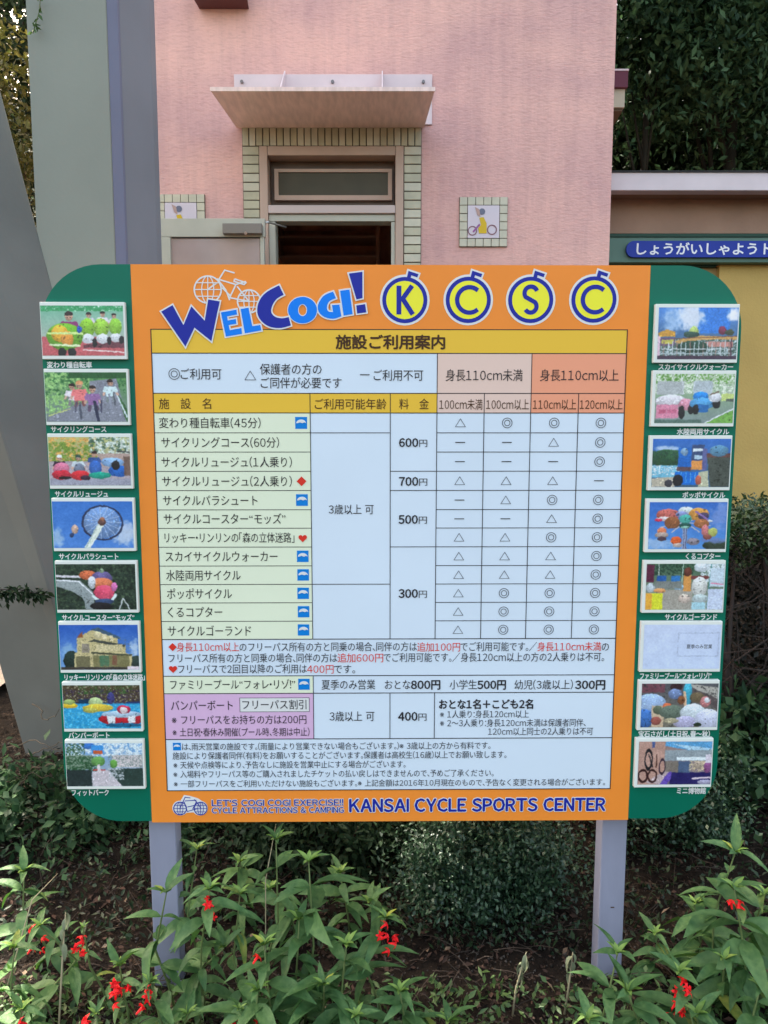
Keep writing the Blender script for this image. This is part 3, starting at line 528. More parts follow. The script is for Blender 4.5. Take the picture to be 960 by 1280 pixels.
P_[14] = ((90,90,95),(130,125,110),[('r',0,0,.3,.2,(120,75,85)),('p',[(.6,0),(1,.1),(1,.35),(.6,.05)],(180,175,165)),('p',[(.6,.05),(1,.35),(1,.6),(.7,.3)],(95,85,85)),('n',0,0,1,1,(60,60,60),6,.7),('e',.12,.45,.2,.22,(165,190,225)),('e',.05,.8,.12,.22,(70,120,190)),('r',.14,.5,.3,1,(205,180,150)),('e',.22,.6,.06,.1,(100,110,90)),('e',.2,.85,.07,.1,(160,90,80)),('e',.34,.52,.06,.08,(225,120,80)),('e',.4,.65,.16,.16,(110,125,110)),('e',.45,.08,.08,.1,(60,40,45)),('e',.44,.24,.09,.12,(120,140,180)),('e',.6,.25,.06,.3,(75,175,200)),('l',.56,.2,.58,.5,.03,(225,185,150)),('e',.52,.38,.05,.1,(140,90,60)),('e',.73,.32,.1,.12,(120,105,80)),('e',.84,.42,.07,.12,(200,130,130)),('e',.68,.68,.17,.22,(215,225,230)),('e',.58,.88,.16,.14,(190,185,215)),('e',.88,.82,.17,.24,(215,218,240)),('e',.75,.94,.05,.05,(40,55,40)),('e',.86,.38,.04,.06,wh),('e',.4,.85,.1,.06,(180,170,140))])
P_[15] = ((160,135,125),(120,110,130),[('r',0,0,.36,1,(190,150,135)),('p',[(.36,0),(1,0),(1,.3),(.8,.24),(.36,.1)],(95,160,205)),('p',[(.45,.05),(1,.16),(1,.25),(.7,.2)],(180,215,235)),('r',.36,.2,1,.45,(150,160,165)),('r',.52,.36,.98,.44,(225,235,238)),('r',.36,.46,.55,.72,(130,120,110)),('r',.55,.46,.72,.72,(80,100,130)),('n',.7,.45,.92,.7,(215,195,160),3,.5),('e',.82,.55,.06,.08,(190,170,150)),('r',.44,.72,1,1,(40,35,95)),('p',[(.36,.75),(.46,.7),(.46,.85),(.4,1),(.3,1)],(110,85,180)),('p',[(.1,.95),(.36,.7),(.42,.7),(.3,1)],(190,170,170)),('g',.14,.42,.05,.22,bk,.35),('g',.07,.8,.06,.14,(60,35,35),.35),('g',.2,.8,.06,.14,(60,35,35),.35),('g',.33,.58,.04,.17,(60,45,60),.35),('l',.14,.3,.2,.6,.012,bk),('l',.25,.3,.25,.6,.012,(90,60,50)),('r',.18,0,.22,.14,(80,100,150)),('l',.75,.86,1,.84,.02,(225,205,215)),('e',.92,.95,.1,.06,(180,175,200)),('e',.95,.6,.05,.14,(150,90,140)),('r',.92,.3,1,.5,(225,215,225))])
pm = bpy.data.materials.new("photo_print_ink"); pm.use_nodes = True; n_ = pm.node_tree.nodes
ca = n_.new("ShaderNodeVertexColor"); ca.layer_name = "print"; pm.node_tree.links.new(ca.outputs[0], n_["Principled BSDF"].inputs["Base Color"]); n_["Principled BSDF"].inputs["Roughness"].default_value = .35
platem = mat("white_plate", (.74,.76,.70), .5)
capL = ["変わり種自転車","サイクリングコース","サイクルリュージュ","サイクルパラシュート","サイクルコースター“モッズ”","リッキー・リンリンの「森の立体迷路」","バンパーボート","フィットパーク",
 "スカイサイクルウォーカー","水陸両用サイクル","ポッポサイクル","くるコプター","サイクルゴーランド","ファミリープール“フォレ・リゾ！”","宝石さがし（土日祝、春～秋）","ミニ博物館"]
capX = [(59,115),(64,133),(69,135),(74,148),(78,168),(81,181),(86,137),(90,136),(823,916),(846,911),(853,906),(857,900),(831,896),(800,889),(798,887),(846,882)]
capY = [455,535.5,616.5,694.5,771,845.5,918,989.5,457.5,538.5,617.8,694.2,770.2,843.8,916.3,987.2]
YT = [(377.5,449),(461,531.5),(542,611),(622.5,689),(701,766),(777,841),(852.5,914.5),(925,986.5)]
XL = [(49,155,53,159),(54.5,159.6,57.5,162.5),(58.5,163.5,62.5,166.5),(63.8,167,67.3,170),(67.6,170.5,71.9,173.5),(72,174,76,176.5),(76.7,176.5,80.4,178.8),(80.7,179.3,83.5,181.8)]
XR = [(820.5,925,816,921.5),(816.5,920.5,813,917),(813,916,809,911.8),(808.7,911.5,805,906.8),(805,907.5,801.5,904),(802,903,798.7,900.5),(798.3,900,796.5,896.5),(795.5,892,792,889)]
DP = .013
TONE = .88
plate_labels = ["children riding a green caterpillar bicycle train","cyclists on a wooded path","children on red and blue luge carts","giant wheel ride against blue sky","coaster car on a curved track","cream wooden maze building","red and white bumper boat on blue water","white park path with hedges",
 "elevated sky ride under white cloud","pink and blue amphibious cycles","blue engine ride","rotating helicopter ride against blue sky","merry-go-round with yellow box","pale blue notice with a short text","children crouching over gravel","museum room with old bicycles"]
for i in range(16):
    side = i//8; r = i % 8; yt, yb = YT[r]; q = (XL if side == 0 else XR)[r]
    if side: yt, yb = [(380,453.5),(463,533.2),(544.3,613),(623.5,690.3),(700.6,766),(776.8,839.9),(850.5,912.8),(923,984.2)][r]
    u0 = (B(q[0],yt,DP)[0]+B(q[2],yb,DP)[0])/2; u1 = (B(q[1],yt,DP)[0]+B(q[3],yb,DP)[0])/2
    xm = (q[0]+q[1])/2; z1 = B(xm,yt,DP)[1]; z0 = B(xm,yb,DP)[1]
    pl = MB().box(u0,u1,-DP,-.0002,z0,z1).build("photo_plate", platem, board, .0012); pl["label"] = "small photo plate: "+plate_labels[i]
    ins = .0085; ua = u0+(.0015 if side == 0 else ins); ub = u1-(ins-.004 if side == 0 else .003); za = z0+ins; zb_ = z1-ins
    im = paint(*P_[i][:2], P_[i][2], 40+i)/255.0
    im = np.where(im <= .04045, im/12.92, ((im+.055)/1.055)**2.4)*TONE
    X = np.linspace(ua, ub, PW+1); Zz = np.linspace(zb_, za, PH+1)
    vv = np.zeros((PH+1, PW+1, 3)); vv[...,0] = X[None]; vv[...,1] = -DP-.0005; vv[...,2] = Zz[:,None]
    idx = np.arange((PH+1)*(PW+1)).reshape(PH+1, PW+1); fq = np.stack([idx[:-1,:-1],idx[1:,:-1],idx[1:,1:],idx[:-1,1:]], -1).reshape(-1, 4)
    me = pyd(vv.reshape(-1, 3).tolist(), fq.tolist()); at_ = me.color_attributes.new("print", 'FLOAT_COLOR', 'CORNER')
    c4 = np.ones((PH*PW, 4, 4), 'f'); c4[...,:3] = im.reshape(-1, 3)[:,None,:]; at_.data.foreach_set("color", c4.ravel())
    ph = link("photo_print", me, pm, pl)
    if i == 13:
        u_a, z_ = B(858,808,DP); u_b, _ = B(890,808,DP); put_text("printed_text", "夏季のみ営業", u_a, u_b, z_, .013, ink, pl, d=DP+.001)
    a, b = capX[i]; T(capL[i], a, b, capY[i]+1.0, 8.6, white, board, True, name="caption_text", d=.0010)

# =================================================================== TERRAIN
def gz(x, y):
    """ground height"""
    bank = max(0, min(1, (y-2.15)/2.3)); side = max(0, min(1, (x+1.75)/.7))       # the bank behind the board; lower ground on the left
    hi = .92*(bank**1.2); lo = .24*max(0, min(1, (y-2.1)/1.9))
    z = hi*side+lo*(1-side)
    z += .02*math.sin(x*5.1+y*3.3)*math.sin(y*6.7-x*2.2)+.012*math.sin(x*17+y*9)*math.sin(y*21+1.3*x)
    if y < 1.3: z *= max(0, y/1.3)
    return z
def axis(a, b, fine, far_a, far_b):
    v = list(np.arange(a, b, fine)); q = fine; x = a; lo = []
    while x > far_a: q *= 1.35; x -= q; lo.append(x)
    q = fine; x = v[-1]; hi = []
    while x < far_b: q *= 1.35; x += q; hi.append(x)
    return lo[::-1]+v+hi
xs = axis(-3.2, 3.2, .04, -150, 150); yy_ = axis(.9, 5.0, .04, -120, 180)
V = [(x, y, gz(x, y) if abs(x) < 40 and y < 6 else .92*max(0,min(1,(x+1.75)/.7))+.24*(1-max(0,min(1,(x+1.75)/.7)))) for y in yy_ for x in xs]
nx = len(xs); Fc = [(j*nx+i, j*nx+i+1, (j+1)*nx+i+1, (j+1)*nx+i) for j in range(len(yy_)-1) for i in range(nx-1)]
soil = mat("dark_soil", (.007,.005,.004), .95, 0, 14, 1.0, 60, spec=.1, col2=(.022,.016,.011))
g_ = link("ground", pyd(V, Fc), soil); tag(g_, kind="structure")
for p in g_.data.polygons: p.use_smooth = True
# pale paved path on the far left
pv = mat("path_paving", (.42,.34,.26), .85, .12, 6, .3, 80)
V = []; Fp = []
for j in range(40):
    y = 3.75+j*.9
    V += [(-9.0, y, .262), (-1.93-.02*j, y, .262)]
for j in range(39): Fp.append((2*j, 2*j+1, 2*j+3, 2*j+2))
tag(link("path", pyd(V, Fp), pv), kind="structure")
# dark wooded hill behind everything
hl_ = mat("wooded_hill_soil", (.02,.028,.012), .95, .4, 1.5, .8, 6)
V = []; Fh = []; hx = np.linspace(-60, 60, 60); hy = np.linspace(13, 60, 22)
for y in hy:
    for x in hx: V.append((x, y, .5+(y-13)*.55+1.2*math.sin(x*.4+y*.3)*math.sin(y*.5)))
Fh = [(j*60+i, j*60+i+1, (j+1)*60+i+1, (j+1)*60+i) for j in range(21) for i in range(59)]
tag(link("hill", pyd(V, Fh), hl_), kind="structure")

# =================================================================== PINK BUILDING
def lx(x, Y, y=400): return at(x, y, Y).x
def lz(y, Y): return at(480, y, Y).z
WY = 5.3
stucco = mat("pink_stucco", (.80,.47,.40), .85, 0, 1.3, .42, 42, spec=.25, stretch=(1,1,1.6), col2=(.63,.37,.345), bstretch=(.8,.8,1.9))
tilem = mat("pale_green_tile", (.43,.40,.275), .3, .12, 9, spec=.5)
tile2 = mat("pale_green_tile_b", (.51,.475,.355), .3, .10, 9, spec=.5)
grout = mat("dark_grout", (.12,.105,.08), .9)
alu = mat("bronze_pink_aluminium", (.46,.33,.26), .45, .04, 8, metal=.1)
alu2 = mat("pale_olive_aluminium", (.43,.42,.35), .42, .04, 8, metal=.1)
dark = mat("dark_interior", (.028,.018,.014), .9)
def glassmat(name, col, rough=.05, alpha=.6):
    m = bpy.data.materials.new(name); m.use_nodes = True; b = m.node_tree.nodes["Principled BSDF"]
    b.inputs["Base Color"].default_value = (*col, 1); b.inputs["Roughness"].default_value = rough
    b.inputs["Alpha"].default_value = alpha; return m
bld = empty("pink_building", (-.3, WY, .9), "two-storey pink stucco building with green tiled doorway and metal canopy", "building")
def par(o): o.parent = bld; o.matrix_parent_inverse = Matrix.Translation(-bld.location); return o
xl, xr = -2.30, lx(763.5, WY, 250); zt = 6.4
ox0, ox1 = lx(325.5, WY, 260), lx(504.5, WY, 260); oz1 = lz(184, WY); zg = .6
mb = MB(); T_ = .16
mb.box(xl, ox0, WY, WY+T_, zg, zt); mb.box(ox1, xr, WY, WY+T_, zg, zt); mb.box(ox0, ox1, WY, WY+T_, oz1, zt)
me_w = mb.build("wall", stucco); par(me_w)
# faint rain streaks and patches in the render's colour
n_ = stucco.node_tree.nodes; l_ = stucco.node_tree.links; pb = n_["Principled BSDF"]; src = pb.inputs["Base Color"].links[0].from_socket
tc_ = n_.new("ShaderNodeTexCoord"); mp_ = n_.new("ShaderNodeMapping"); mp_.inputs["Scale"].default_value = (7,7,.5); t_ = n_.new("ShaderNodeTexNoise"); t_.inputs["Scale"].default_value = 1.6; t_.inputs["Detail"].default_value = 7; t_.inputs["Roughness"].default_value = .7
rp_ = n_.new("ShaderNodeValToRGB"); rp_.color_ramp.elements[0].position = .38; rp_.color_ramp.elements[0].color = (.91,.91,.92,1); rp_.color_ramp.elements[1].position = .56; rp_.color_ramp.elements[1].color = (1,1,1,1)
mm_ = n_.new("ShaderNodeMix"); mm_.data_type = 'RGBA'; mm_.blend_type = 'MULTIPLY'; mm_.inputs[0].default_value = 1
l_.new(tc_.outputs["Object"], mp_.inputs[0]); l_.new(mp_.outputs[0], t_.inputs[0]); l_.new(t_.outputs[0], rp_.inputs[0]); l_.new(src, mm_.inputs[6]); l_.new(rp_.outputs[0], mm_.inputs[7])
t2_ = n_.new("ShaderNodeTexNoise"); t2_.inputs["Scale"].default_value = 45; t2_.inputs["Detail"].default_value = 4; mp2_ = n_.new("ShaderNodeMapping"); mp2_.inputs["Scale"].default_value = (.5,.5,1.7)
r2_ = n_.new("ShaderNodeValToRGB"); r2_.color_ramp.elements[0].position = .36; r2_.color_ramp.elements[0].color = (.92,.91,.91,1); r2_.color_ramp.elements[1].position = .50; r2_.color_ramp.elements[1].color = (1,1,1,1)
m2_ = n_.new("ShaderNodeMix"); m2_.data_type = 'RGBA'; m2_.blend_type = 'MULTIPLY'; m2_.inputs[0].default_value = 1
l_.new(tc_.outputs["Object"], mp2_.inputs[0]); l_.new(mp2_.outputs[0], t2_.inputs[0]); l_.new(t2_.outputs[0], r2_.inputs[0]); l_.new(mm_.outputs[2], m2_.inputs[6]); l_.new(r2_.outputs[0], m2_.inputs[7]); l_.new(m2_.outputs[2], pb.inputs["Base Color"])
par(box("wall", stucco, xl, xl+T_, WY+T_, 11, zg, zt)); par(box("wall", stucco, xr-T_, xr, WY+T_, 11, zg, zt))
par(box("wall", stucco, xl+T_, xr-T_, 10.84, 11, zg, zt)); par(box("roof", mat("roof_slab", (.35,.33,.32), .8), xl-.05, xr+.05, WY-.05, 11.05, zt+.002, zt+.2))
# inside of the doorway: hallway box
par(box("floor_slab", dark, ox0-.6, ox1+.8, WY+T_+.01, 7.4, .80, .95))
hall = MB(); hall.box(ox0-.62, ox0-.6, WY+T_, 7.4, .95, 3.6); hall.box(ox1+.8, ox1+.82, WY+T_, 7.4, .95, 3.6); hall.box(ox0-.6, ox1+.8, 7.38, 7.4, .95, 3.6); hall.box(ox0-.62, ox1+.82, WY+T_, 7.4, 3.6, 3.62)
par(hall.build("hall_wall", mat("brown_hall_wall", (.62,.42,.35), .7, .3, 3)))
par(box("door_step", mat("concrete", (.30,.29,.27), .9, .1, 10), ox0-.2, ox1+.2, WY-.5, WY, .6, .95))
# ---- tile surround
sx0, sx1 = lx(304.5, WY, 250), lx(526.5, WY, 250); sz1 = lz(150, WY)
sur = MB(); q = .012
sur.box(sx0, ox0, WY-q, WY-.0005, 1.0, sz1); sur.box(ox1, sx1, WY-q, WY-.0005, 1.0, sz1); sur.box(ox0, ox1, WY-q, WY-.0005, oz1, sz1)
surround = par(sur.build("tile_surround", grout))
def tile(x0, x1, z0, z1, m, parent, y=WY-q, th=.007):
    g = .0035
    tile_n[0] += 1
    o = MB().box(x0+g, x1-g, y-th-rng.random()*.002, y+.001, z0+g, z1-g).build("tile", m, None, .0015); o.parent = parent
    o.matrix_parent_inverse = surround.matrix_world.inverted() if False else Matrix.Identity(4)
    return o
tile_n = [0]
surround.matrix_parent_inverse = Matrix.Translation(-bld.location)
def tpick(): return tilem if rng.random() < .6 else tile2
pitch = (lz(200, WY)-lz(300, WY))/100*11.15
# upright tiles above the door
nT = 26; wT = (sx1-sx0)/nT
for i in range(nT):
    tile(sx0+i*wT, sx0+(i+1)*wT, oz1, sz1, tpick(), surround)
z = oz1
while z > 1.6:
    for a, b in ((sx0, ox0), (ox1, sx1)):
        tile(a, b, z-pitch, z, tpick(), surround)
    z -= pitch
# ---- door frame
def fr(name, m, xa, xb, ya, yb, Y0, Y1, parent=None):
    """box from a pixel rectangle seen on plane Y0, reaching back to Y1"""
    o = box(name, m, lx(xa, Y0, (ya+yb)/2), lx(xb, Y0, (ya+yb)/2), Y0, Y1, lz(yb, Y0), lz(ya, Y0), None, .002)
    if parent is None: par(o)
    else: o.parent = parent
    return o
frame = par(box("door_frame", alu, ox0+.002, ox0+.055, WY-.03, WY+.10, .96, oz1-.002, None, .003))
def sub(o, p=None): o.parent = p or frame; return o
sub(box("frame_post", alu, ox1-.055, ox1-.002, WY-.03, WY+.10, .96, oz1-.002, None, .003))
sub(box("frame_head", alu, ox0+.057, ox1-.057, WY-.028, WY+.10, oz1-.06, oz1-.002, None, .003))
tz0, tz1 = lz(268, WY), lz(258, WY)
sub(box("transom_bar", mat("pale_pink_aluminium", (.55,.45,.42), .4), ox0+.057, ox1-.057, WY-.032, WY+.10, tz0, tz1, None, .003))
sub(box("door_header", alu2, ox0+.057, ox1-.057, WY-.01, WY+.10, lz(277, WY), tz0-.003, None, .002))
sub(box("door_jamb", alu2, ox0+.057, lx(345, WY, 300), WY-.02, WY+.1, .96, lz(278, WY), None, .002))
sub(box("door_jamb", alu2, lx(489, WY, 300), ox1-.057, WY-.015, WY+.1, .96, lz(278, WY), None, .002))
# transom window set back with its sash and pane
wy = WY+.06; brown = mat("brown_reveal", (.16,.10,.075), .6)
tw = sub(box("transom_sash", alu, lx(343, wy, 230), lx(490, wy, 230), wy, wy+.03, lz(215, wy), lz(211, wy)))
for a, b, c, d_ in ((343,490,244,250),(343,348,215,244),(485,490,215,244)): sub(box("transom_sash", alu, lx(a, wy, 230), lx(b, wy, 230), wy, wy+.03, lz(d_, wy), lz(c, wy)))
sub(box("window_pane", mat("dark_olive_glass", (.075,.065,.04), .3, .15, 4, spec=.15), lx(348, wy, 230), lx(485, wy, 230), wy+.012, wy+.018, lz(244, wy), lz(215, wy)))
sub(box("upper_pane", mat("dark_brown_glass", (.11,.075,.055), .3, .2, 4, spec=.15), ox0+.06, ox1-.06, wy+.035, wy+.045, tz1, oz1-.06))
# open door leaf standing out to the left of the opening
dy = WY-.34
leaf = empty("door_leaf", (0,0,0)); bpy.data.objects.remove(leaf)
leaf = fr("door_leaf", alu2, 197, 331, 273, 296, dy, dy+.04)
stile = fr("door_stile", alu2, 197, 214.5, 296.3, 420, dy, dy+.04, leaf); fr("door_stile", alu2, 326, 331, 296.3, 420, dy, dy+.04, leaf)
dg = fr("glass_pane", mat("frosted_pink_glass", (.36,.27,.25), .18, .12, 3, spec=.6), 214.8, 325.8, 296.3, 420, dy+.015, dy+.021, leaf)
fr("pane_bead", mat("dark_rubber", (.05,.05,.05), .6), 214.8, 325.8, 296.3, 297.6, dy+.006, dy+.0145, leaf)
cl = fr("door_closer", mat("closer_grey", (.20,.175,.155), .4, metal=.3), 278, 327, 279, 291.5, dy-.05, dy-.001, leaf)
arm = MB(); arm.tube([at(306,281,dy-.03), at(335,277.5,dy+.1), at(357,284,WY-.01)], .007, 6); o = arm.build("closer_arm", mat("arm_metal", (.42,.40,.38), .3, metal=.7)); o.parent = leaf
kn = MB(); kn.tube([at(307,291.5,dy-.065), at(307,291.5,dy-.05)], .010, 10); o = kn.build("closer_screw", MATS["arm_metal"]); o.parent = leaf
# ---- canopy over the door
cy = 4.74; cz = lz(161, WY)
can = empty("door_canopy", ((at(264,114,cy).x+at(543,114,cy).x)/2, WY, cz), None)
can.parent = bld; can.matrix_parent_inverse = Matrix.Translation(-bld.location)
def csub(o): o.parent = can; o.matrix_parent_inverse = Matrix.Translation(-can.location); return o
canm = mat("canopy_metal", (.80,.62,.56), .3, .10, 6, metal=.0, stretch=(6,1,1)); canw = mat("canopy_pale_paint", (.66,.55,.56), .45, .05, 6)
a0, a1 = at(264,114,cy).x, at(543,114,cy).x; b0, b1 = at(296.5,160.5,WY).x, at(530,160.5,WY).x
fz = at(400,114.5,cy).z
lo_ = [(a0,cy,fz),(a1,cy,fz),(b1,WY-.015,cz),(b0,WY-.015,cz)]; hi_ = [(p[0],p[1],p[2]+.02) for p in lo_]
csub(MB().prism(lo_, hi_).build("canopy_sheet", canm))
csub(MB().prism([(a0-.004,cy-.012,fz-.002),(a1+.004,cy-.012,fz-.002),(a1+.004,cy-.001,fz-.002),(a0-.004,cy-.001,fz-.002)],[(a0-.004,cy-.012,fz+.021),(a1+.004,cy-.012,fz+.021),(a1+.004,cy-.001,fz+.021),(a0-.004,cy-.001,fz+.021)]).build("front_lip", canm))
fx0, fx1 = lx(293, WY, 105), lx(540, WY, 105); fzt = lz(94, WY)
csub(box("wall_flange", canw, fx0, fx1, WY-.014, WY-.001, cz+.022, fzt, None, .002))
for px in (351, 477):
    gx = lx(px, WY-.2, 105)
    csub(MB().prism([(gx,WY-.016,cz+.025),(gx,WY-.016,fzt+.02),(gx,cy+.16,fz+.03)],[(gx+.008,WY-.016,cz+.025),(gx+.008,WY-.016,fzt+.02),(gx+.008,cy+.16,fz+.03)]).build("gusset_plate", canw))
bm_ = mat("bolt_steel", (.18,.16,.16), .35, metal=.6)
for px in (303, 416, 529):
    p = at(px, 104, WY); mbb = MB(); mbb.tube([(p.x,WY-.028,p.z),(p.x,WY-.012,p.z)], .011, 6); csub(mbb.build("bolt", bm_))
# ---- tile pictures of a cyclist
def tile_picture(xa, xb, ya, yb, xi0, xi1, yi0, yi1, flip=1):
    X0, X1, Z0, Z1 = lx(xa,WY,275), lx(xb,WY,275), lz(yb,WY), lz(ya,WY)
    base = box("tile_picture", grout, X0, X1, WY-.010, WY-.0005, Z0, Z1); par(base)
    A0, A1, C0, C1 = lx(xi0,WY,275), lx(xi1,WY,275), lz(yi1,WY), lz(yi0,WY)
    n = 6; wx = (X1-X0)/n; hz = (Z1-Z0)/n
    for i in range(n):
        for j in range(n):
            if 0 < i < n-1 and 0 < j < n-1: continue
            g = .004; o = MB().box(X0+i*wx+g*.5, X0+(i+1)*wx-g*.5, WY-.017, WY-.009, Z0+j*hz+g*.5, Z0+(j+1)*hz-g*.5).build("tile", tile2, None, .0015); o.parent = base
    A0, A1, C0, C1 = X0+wx+.002, X1-wx-.002, Z0+hz+.002, Z1-hz-.002
    pic = box("picture_tile", mat("lilac_white_tile", (.62,.55,.60), .25), A0, A1, WY-.019, WY-.009, C0, C1, None, .001); pic.parent = base
    W_ = A1-A0; H_ = C1-C0; f = lambda a, b: (A0+a*W_, C1-b*H_)
    def put(nm, pts, m, d=.0215):
        mb = MB(); mb.poly([(x, WY-d, z) for x, z in pts]); o = mb.build(nm, m); o.parent = base
    def wheel(a, b, r, m, d):
        mb = MB(); c = f(a, b); k = 0
        ring_mesh(mb, c[0], c[1], r*W_*.78, r*W_, WY-d, 20); o = mb.build("painted_wheel", m); o.parent = base
    wheel(.15,.78,.15,mat("brown_print", (.22,.10,.12), .4),.0212); wheel(.77,.75,.16,MATS["brown_print"],.0212)
    put("painted_rider", [f(.36,.38),(f(.5,.36)),f(.6,.55),f(.6,.86),f(.36,.86),f(.33,.7),f(.42,.6)], mat("ochre_print", (.62,.42,.02), .4))
    put("painted_head", [f(.40+.10*math.cos(t*math.pi/5)+.05, .19+.10*math.sin(t*math.pi/5)) for t in range(10)][::-1], mat("slate_print", (.15,.16,.22), .4), .0216)
    put("painted_scarf", [f(.22,.05),f(.36,.12),f(.40,.36),f(.30,.30)], mat("tan_print", (.45,.30,.26), .4), .0217)
    put("painted_frame", [f(.15,.80),f(.36,.56),f(.40,.60),f(.19,.84)], mat("mauve_print", (.30,.10,.28), .4), .0218)
tile_picture(574, 634, 247, 309, 584, 624, 257, 299)
tile_picture(197, 257, 243.5, 306, 208, 247, 255, 297)
# lamp under the top of the picture
p0 = at(277, 3, WY-.08)
par(MB().prism([(p0.x-.17,WY-.14,p0.z),(p0.x+.17,WY-.14,p0.z),(p0.x+.16,WY-.002,p0.z-.0),(p0.x-.16,WY-.002,p0.z)],[(p0.x-.14,WY-.10,p0.z+.16),(p0.x+.14,WY-.10,p0.z+.16),(p0.x+.14,WY-.002,p0.z+.16),(p0.x-.14,WY-.002,p0.z+.16)]).build("wall_vent_hood", mat("maroon_metal", (.10,.035,.035), .5)))
# small balcony parts showing past the right-hand corner
bx = xr; Yb = 6.2
zb0, zb1, zb2, zb3 = lz(141, Yb), lz(134, Yb), lz(111, Yb), lz(91, Yb)
par(box("side_hood", mat("cream_paint", (.50,.44,.33), .7), bx+.002, lx(781,Yb,120), Yb, Yb+1.2, zb1, zb2-.001))
par(box("hood_fascia", mat("maroon_paint", (.13,.035,.055), .6), bx+.002, lx(783.5,Yb,100), Yb-.03, Yb+1.2, zb2, zb3))
par(box("hood_capping", MATS["canopy_pale_paint"], bx+.002, lx(784,Yb,100), Yb-.035, Yb+1.2, zb3+.001, zb3+.014))
par(MB().prism([(bx+.002,Yb+.02,zb1-.002),(lx(779,Yb,140),Yb+.02,zb1-.002),(lx(775,Yb,140),Yb+.4,zb0-.02),(bx+.002,Yb+.4,zb0-.02)],[(bx+.002,Yb+.02,zb1-.02),(lx(779,Yb,140),Yb+.02,zb1-.02),(lx(775,Yb,140),Yb+.4,zb0-.05),(bx+.002,Yb+.4,zb0-.05)]).build("hood_bracket", mat("brown_timber", (.12,.08,.05), .7)))
for k in range(4):
    par(box("louvre_bar", MATS["canopy_pale_paint"], bx+.004+k*.019, bx+.015+k*.019, Yb+.0, Yb+.05, lz(203,Yb), lz(169,Yb)))
par(box("louvre_back", MATS["brown_timber"], bx+.002, bx+.08, Yb+.055, Yb+.09, lz(210,Yb), lz(165,Yb)))

# =================================================================== TOILET ANNEX on the right
AY = 5.75; ax0 = xr+.004
anx = empty("toilet_annex", (3.5, AY, .9), "low brown annex with pale flat roof edge and cream door right of the pink building", "building")
def apar(o): o.parent = anx; o.matrix_parent_inverse = Matrix.Translation(-anx.location); return o
awall = mat("brown_pink_render", (.36,.225,.16), .85, .07, 4, .4, 50)
FY = AY-.24
apar(box("roof_fascia", mat("lilac_fascia_paint", (.66,.57,.58), .6, .04, 5), ax0, 9, FY, FY+.10, lz(238,FY), lz(215.5,FY), None, .004))
apar(box("roof_slab", awall, ax0, 9, FY+.102, AY+4.5, lz(238,FY)+.012, lz(215.5,FY)-.01))
apar(box("roof_flashing", mat("dark_flashing", (.03,.03,.03), .6), ax0, 9, FY-.012, FY+.3, lz(215.5,FY)+.001, lz(213.8,FY)))
apar(box("wall", awall, ax0, 9, AY, AY+.2, lz(292.5,AY)+.004, lz(238,FY)+.01)); 
apar(box("wall", mat("cream_wall_render", (.52,.35,.112), .8, .05, 3, .3, 60), lx(898,AY,400), 9, AY+.02, AY+.2, .6, lz(328,AY)-.004))
apar(box("side_wall", awall, 8.8, 9, AY+.21, AY+4.4, .6, lz(238,FY)-.003))
apar(box("sliding_door", mat("tan_door_paint", (.36,.25,.105), .6, .05, 3), ax0, lx(896.5,AY+.05,400), AY+.06, AY+.11, .9, lz(328,AY)-.03))
apar(box("door_track", mat("dark_green_paint", (.02,.06,.04), .5), ax0, lx(896.5,AY,330), AY+.02, AY+.14, lz(328,AY)-.028, lz(328,AY)-.005))
gb = box("sign_band", mat("grey_green_paint", (.105,.19,.15), .5, .05, 6), ax0, 9, AY-.06, AY+.15, lz(328,AY-.06), lz(296.5,AY-.06), None, .004); apar(gb)
apar(box("band_capping", MATS["dark_green_paint"], ax0, 9, AY-.07, AY+.15, lz(296.5,AY-.06)+.001, lz(292.5,AY-.06)))
sy = AY-.085
toilet = empty("toilet_sign", (lx(870,sy,311), sy, lz(311,sy)), "long blue rounded sign with white hiragana lettering on the green band", "sign")
sz0, sz1_, su0 = lz(321.5,sy), lz(301,sy), lx(783,sy,311)
so0 = rounded([(su0,sz1_,.055),(su0,sz0,.055),(su0+1.75,sz0,.055),(su0+1.75,sz1_,.055)])
o = slab("sign_plate", so0, mat("royal_blue_enamel", (.008,.03,.30), .35), None, sy, sy+.022); o.parent = toilet; o.matrix_parent_inverse = Matrix.Translation(-toilet.location)
o = put_text("sign_lettering", "しょうがいしゃようトイレ", lx(796,sy,311), lx(796,sy,311)+(lx(972,sy,311)-lx(796,sy,311))/176*204, lz(311,sy), (sz1_-sz0)*.80, mat("white_enamel", (.78,.78,.82), .4), None, d=-sy+.0015, bold=.05)
o.parent = toilet; o.matrix_parent_inverse = Matrix.Translation(-toilet.location)

# =================================================================== STEEL PILLAR AND SLOPING STRUT (left)
pgreen = mat("grey_green_steel_face", (.255,.27,.225), .55, .05, 2.5, .05, 60); pblue = mat("blue_grey_steel_face", (.165,.17,.235), .55, .05, 2.5)  # pillar faces differ in tone: grey-green front, blue-grey corner, slate side
pil = empty("steel_pillar", (-1.4, 3.3, .2), "thick upright pale grey steel pillar left of the doorway", "pillar")
def col_prism(lines, y0, y1, m, name, parent, off):
    a = [at(x0+(x1-x0)*(y0-0)/330., y0, Y) for x0, x1, Y in lines]; b = [at(x0+(x1-x0)*(y1-0)/330., y1, Y) for x0, x1, Y in lines]
    o = MB().prism(a, b).build(name, m); o.parent = parent; o.matrix_parent_inverse = Matrix.Translation(-parent.location); return o
def vert_prism(pts, m, name, parent, z0=.0, z1=5.2):
    o = MB().prism([(x, y, z0) for x, y in pts], [(x, y, z1) for x, y in pts]).build(name, m, None); o.parent = parent; o.matrix_parent_inverse = Matrix.Translation(-parent.location); return o
def pxX(x, Y): return lx(x, Y, 165)
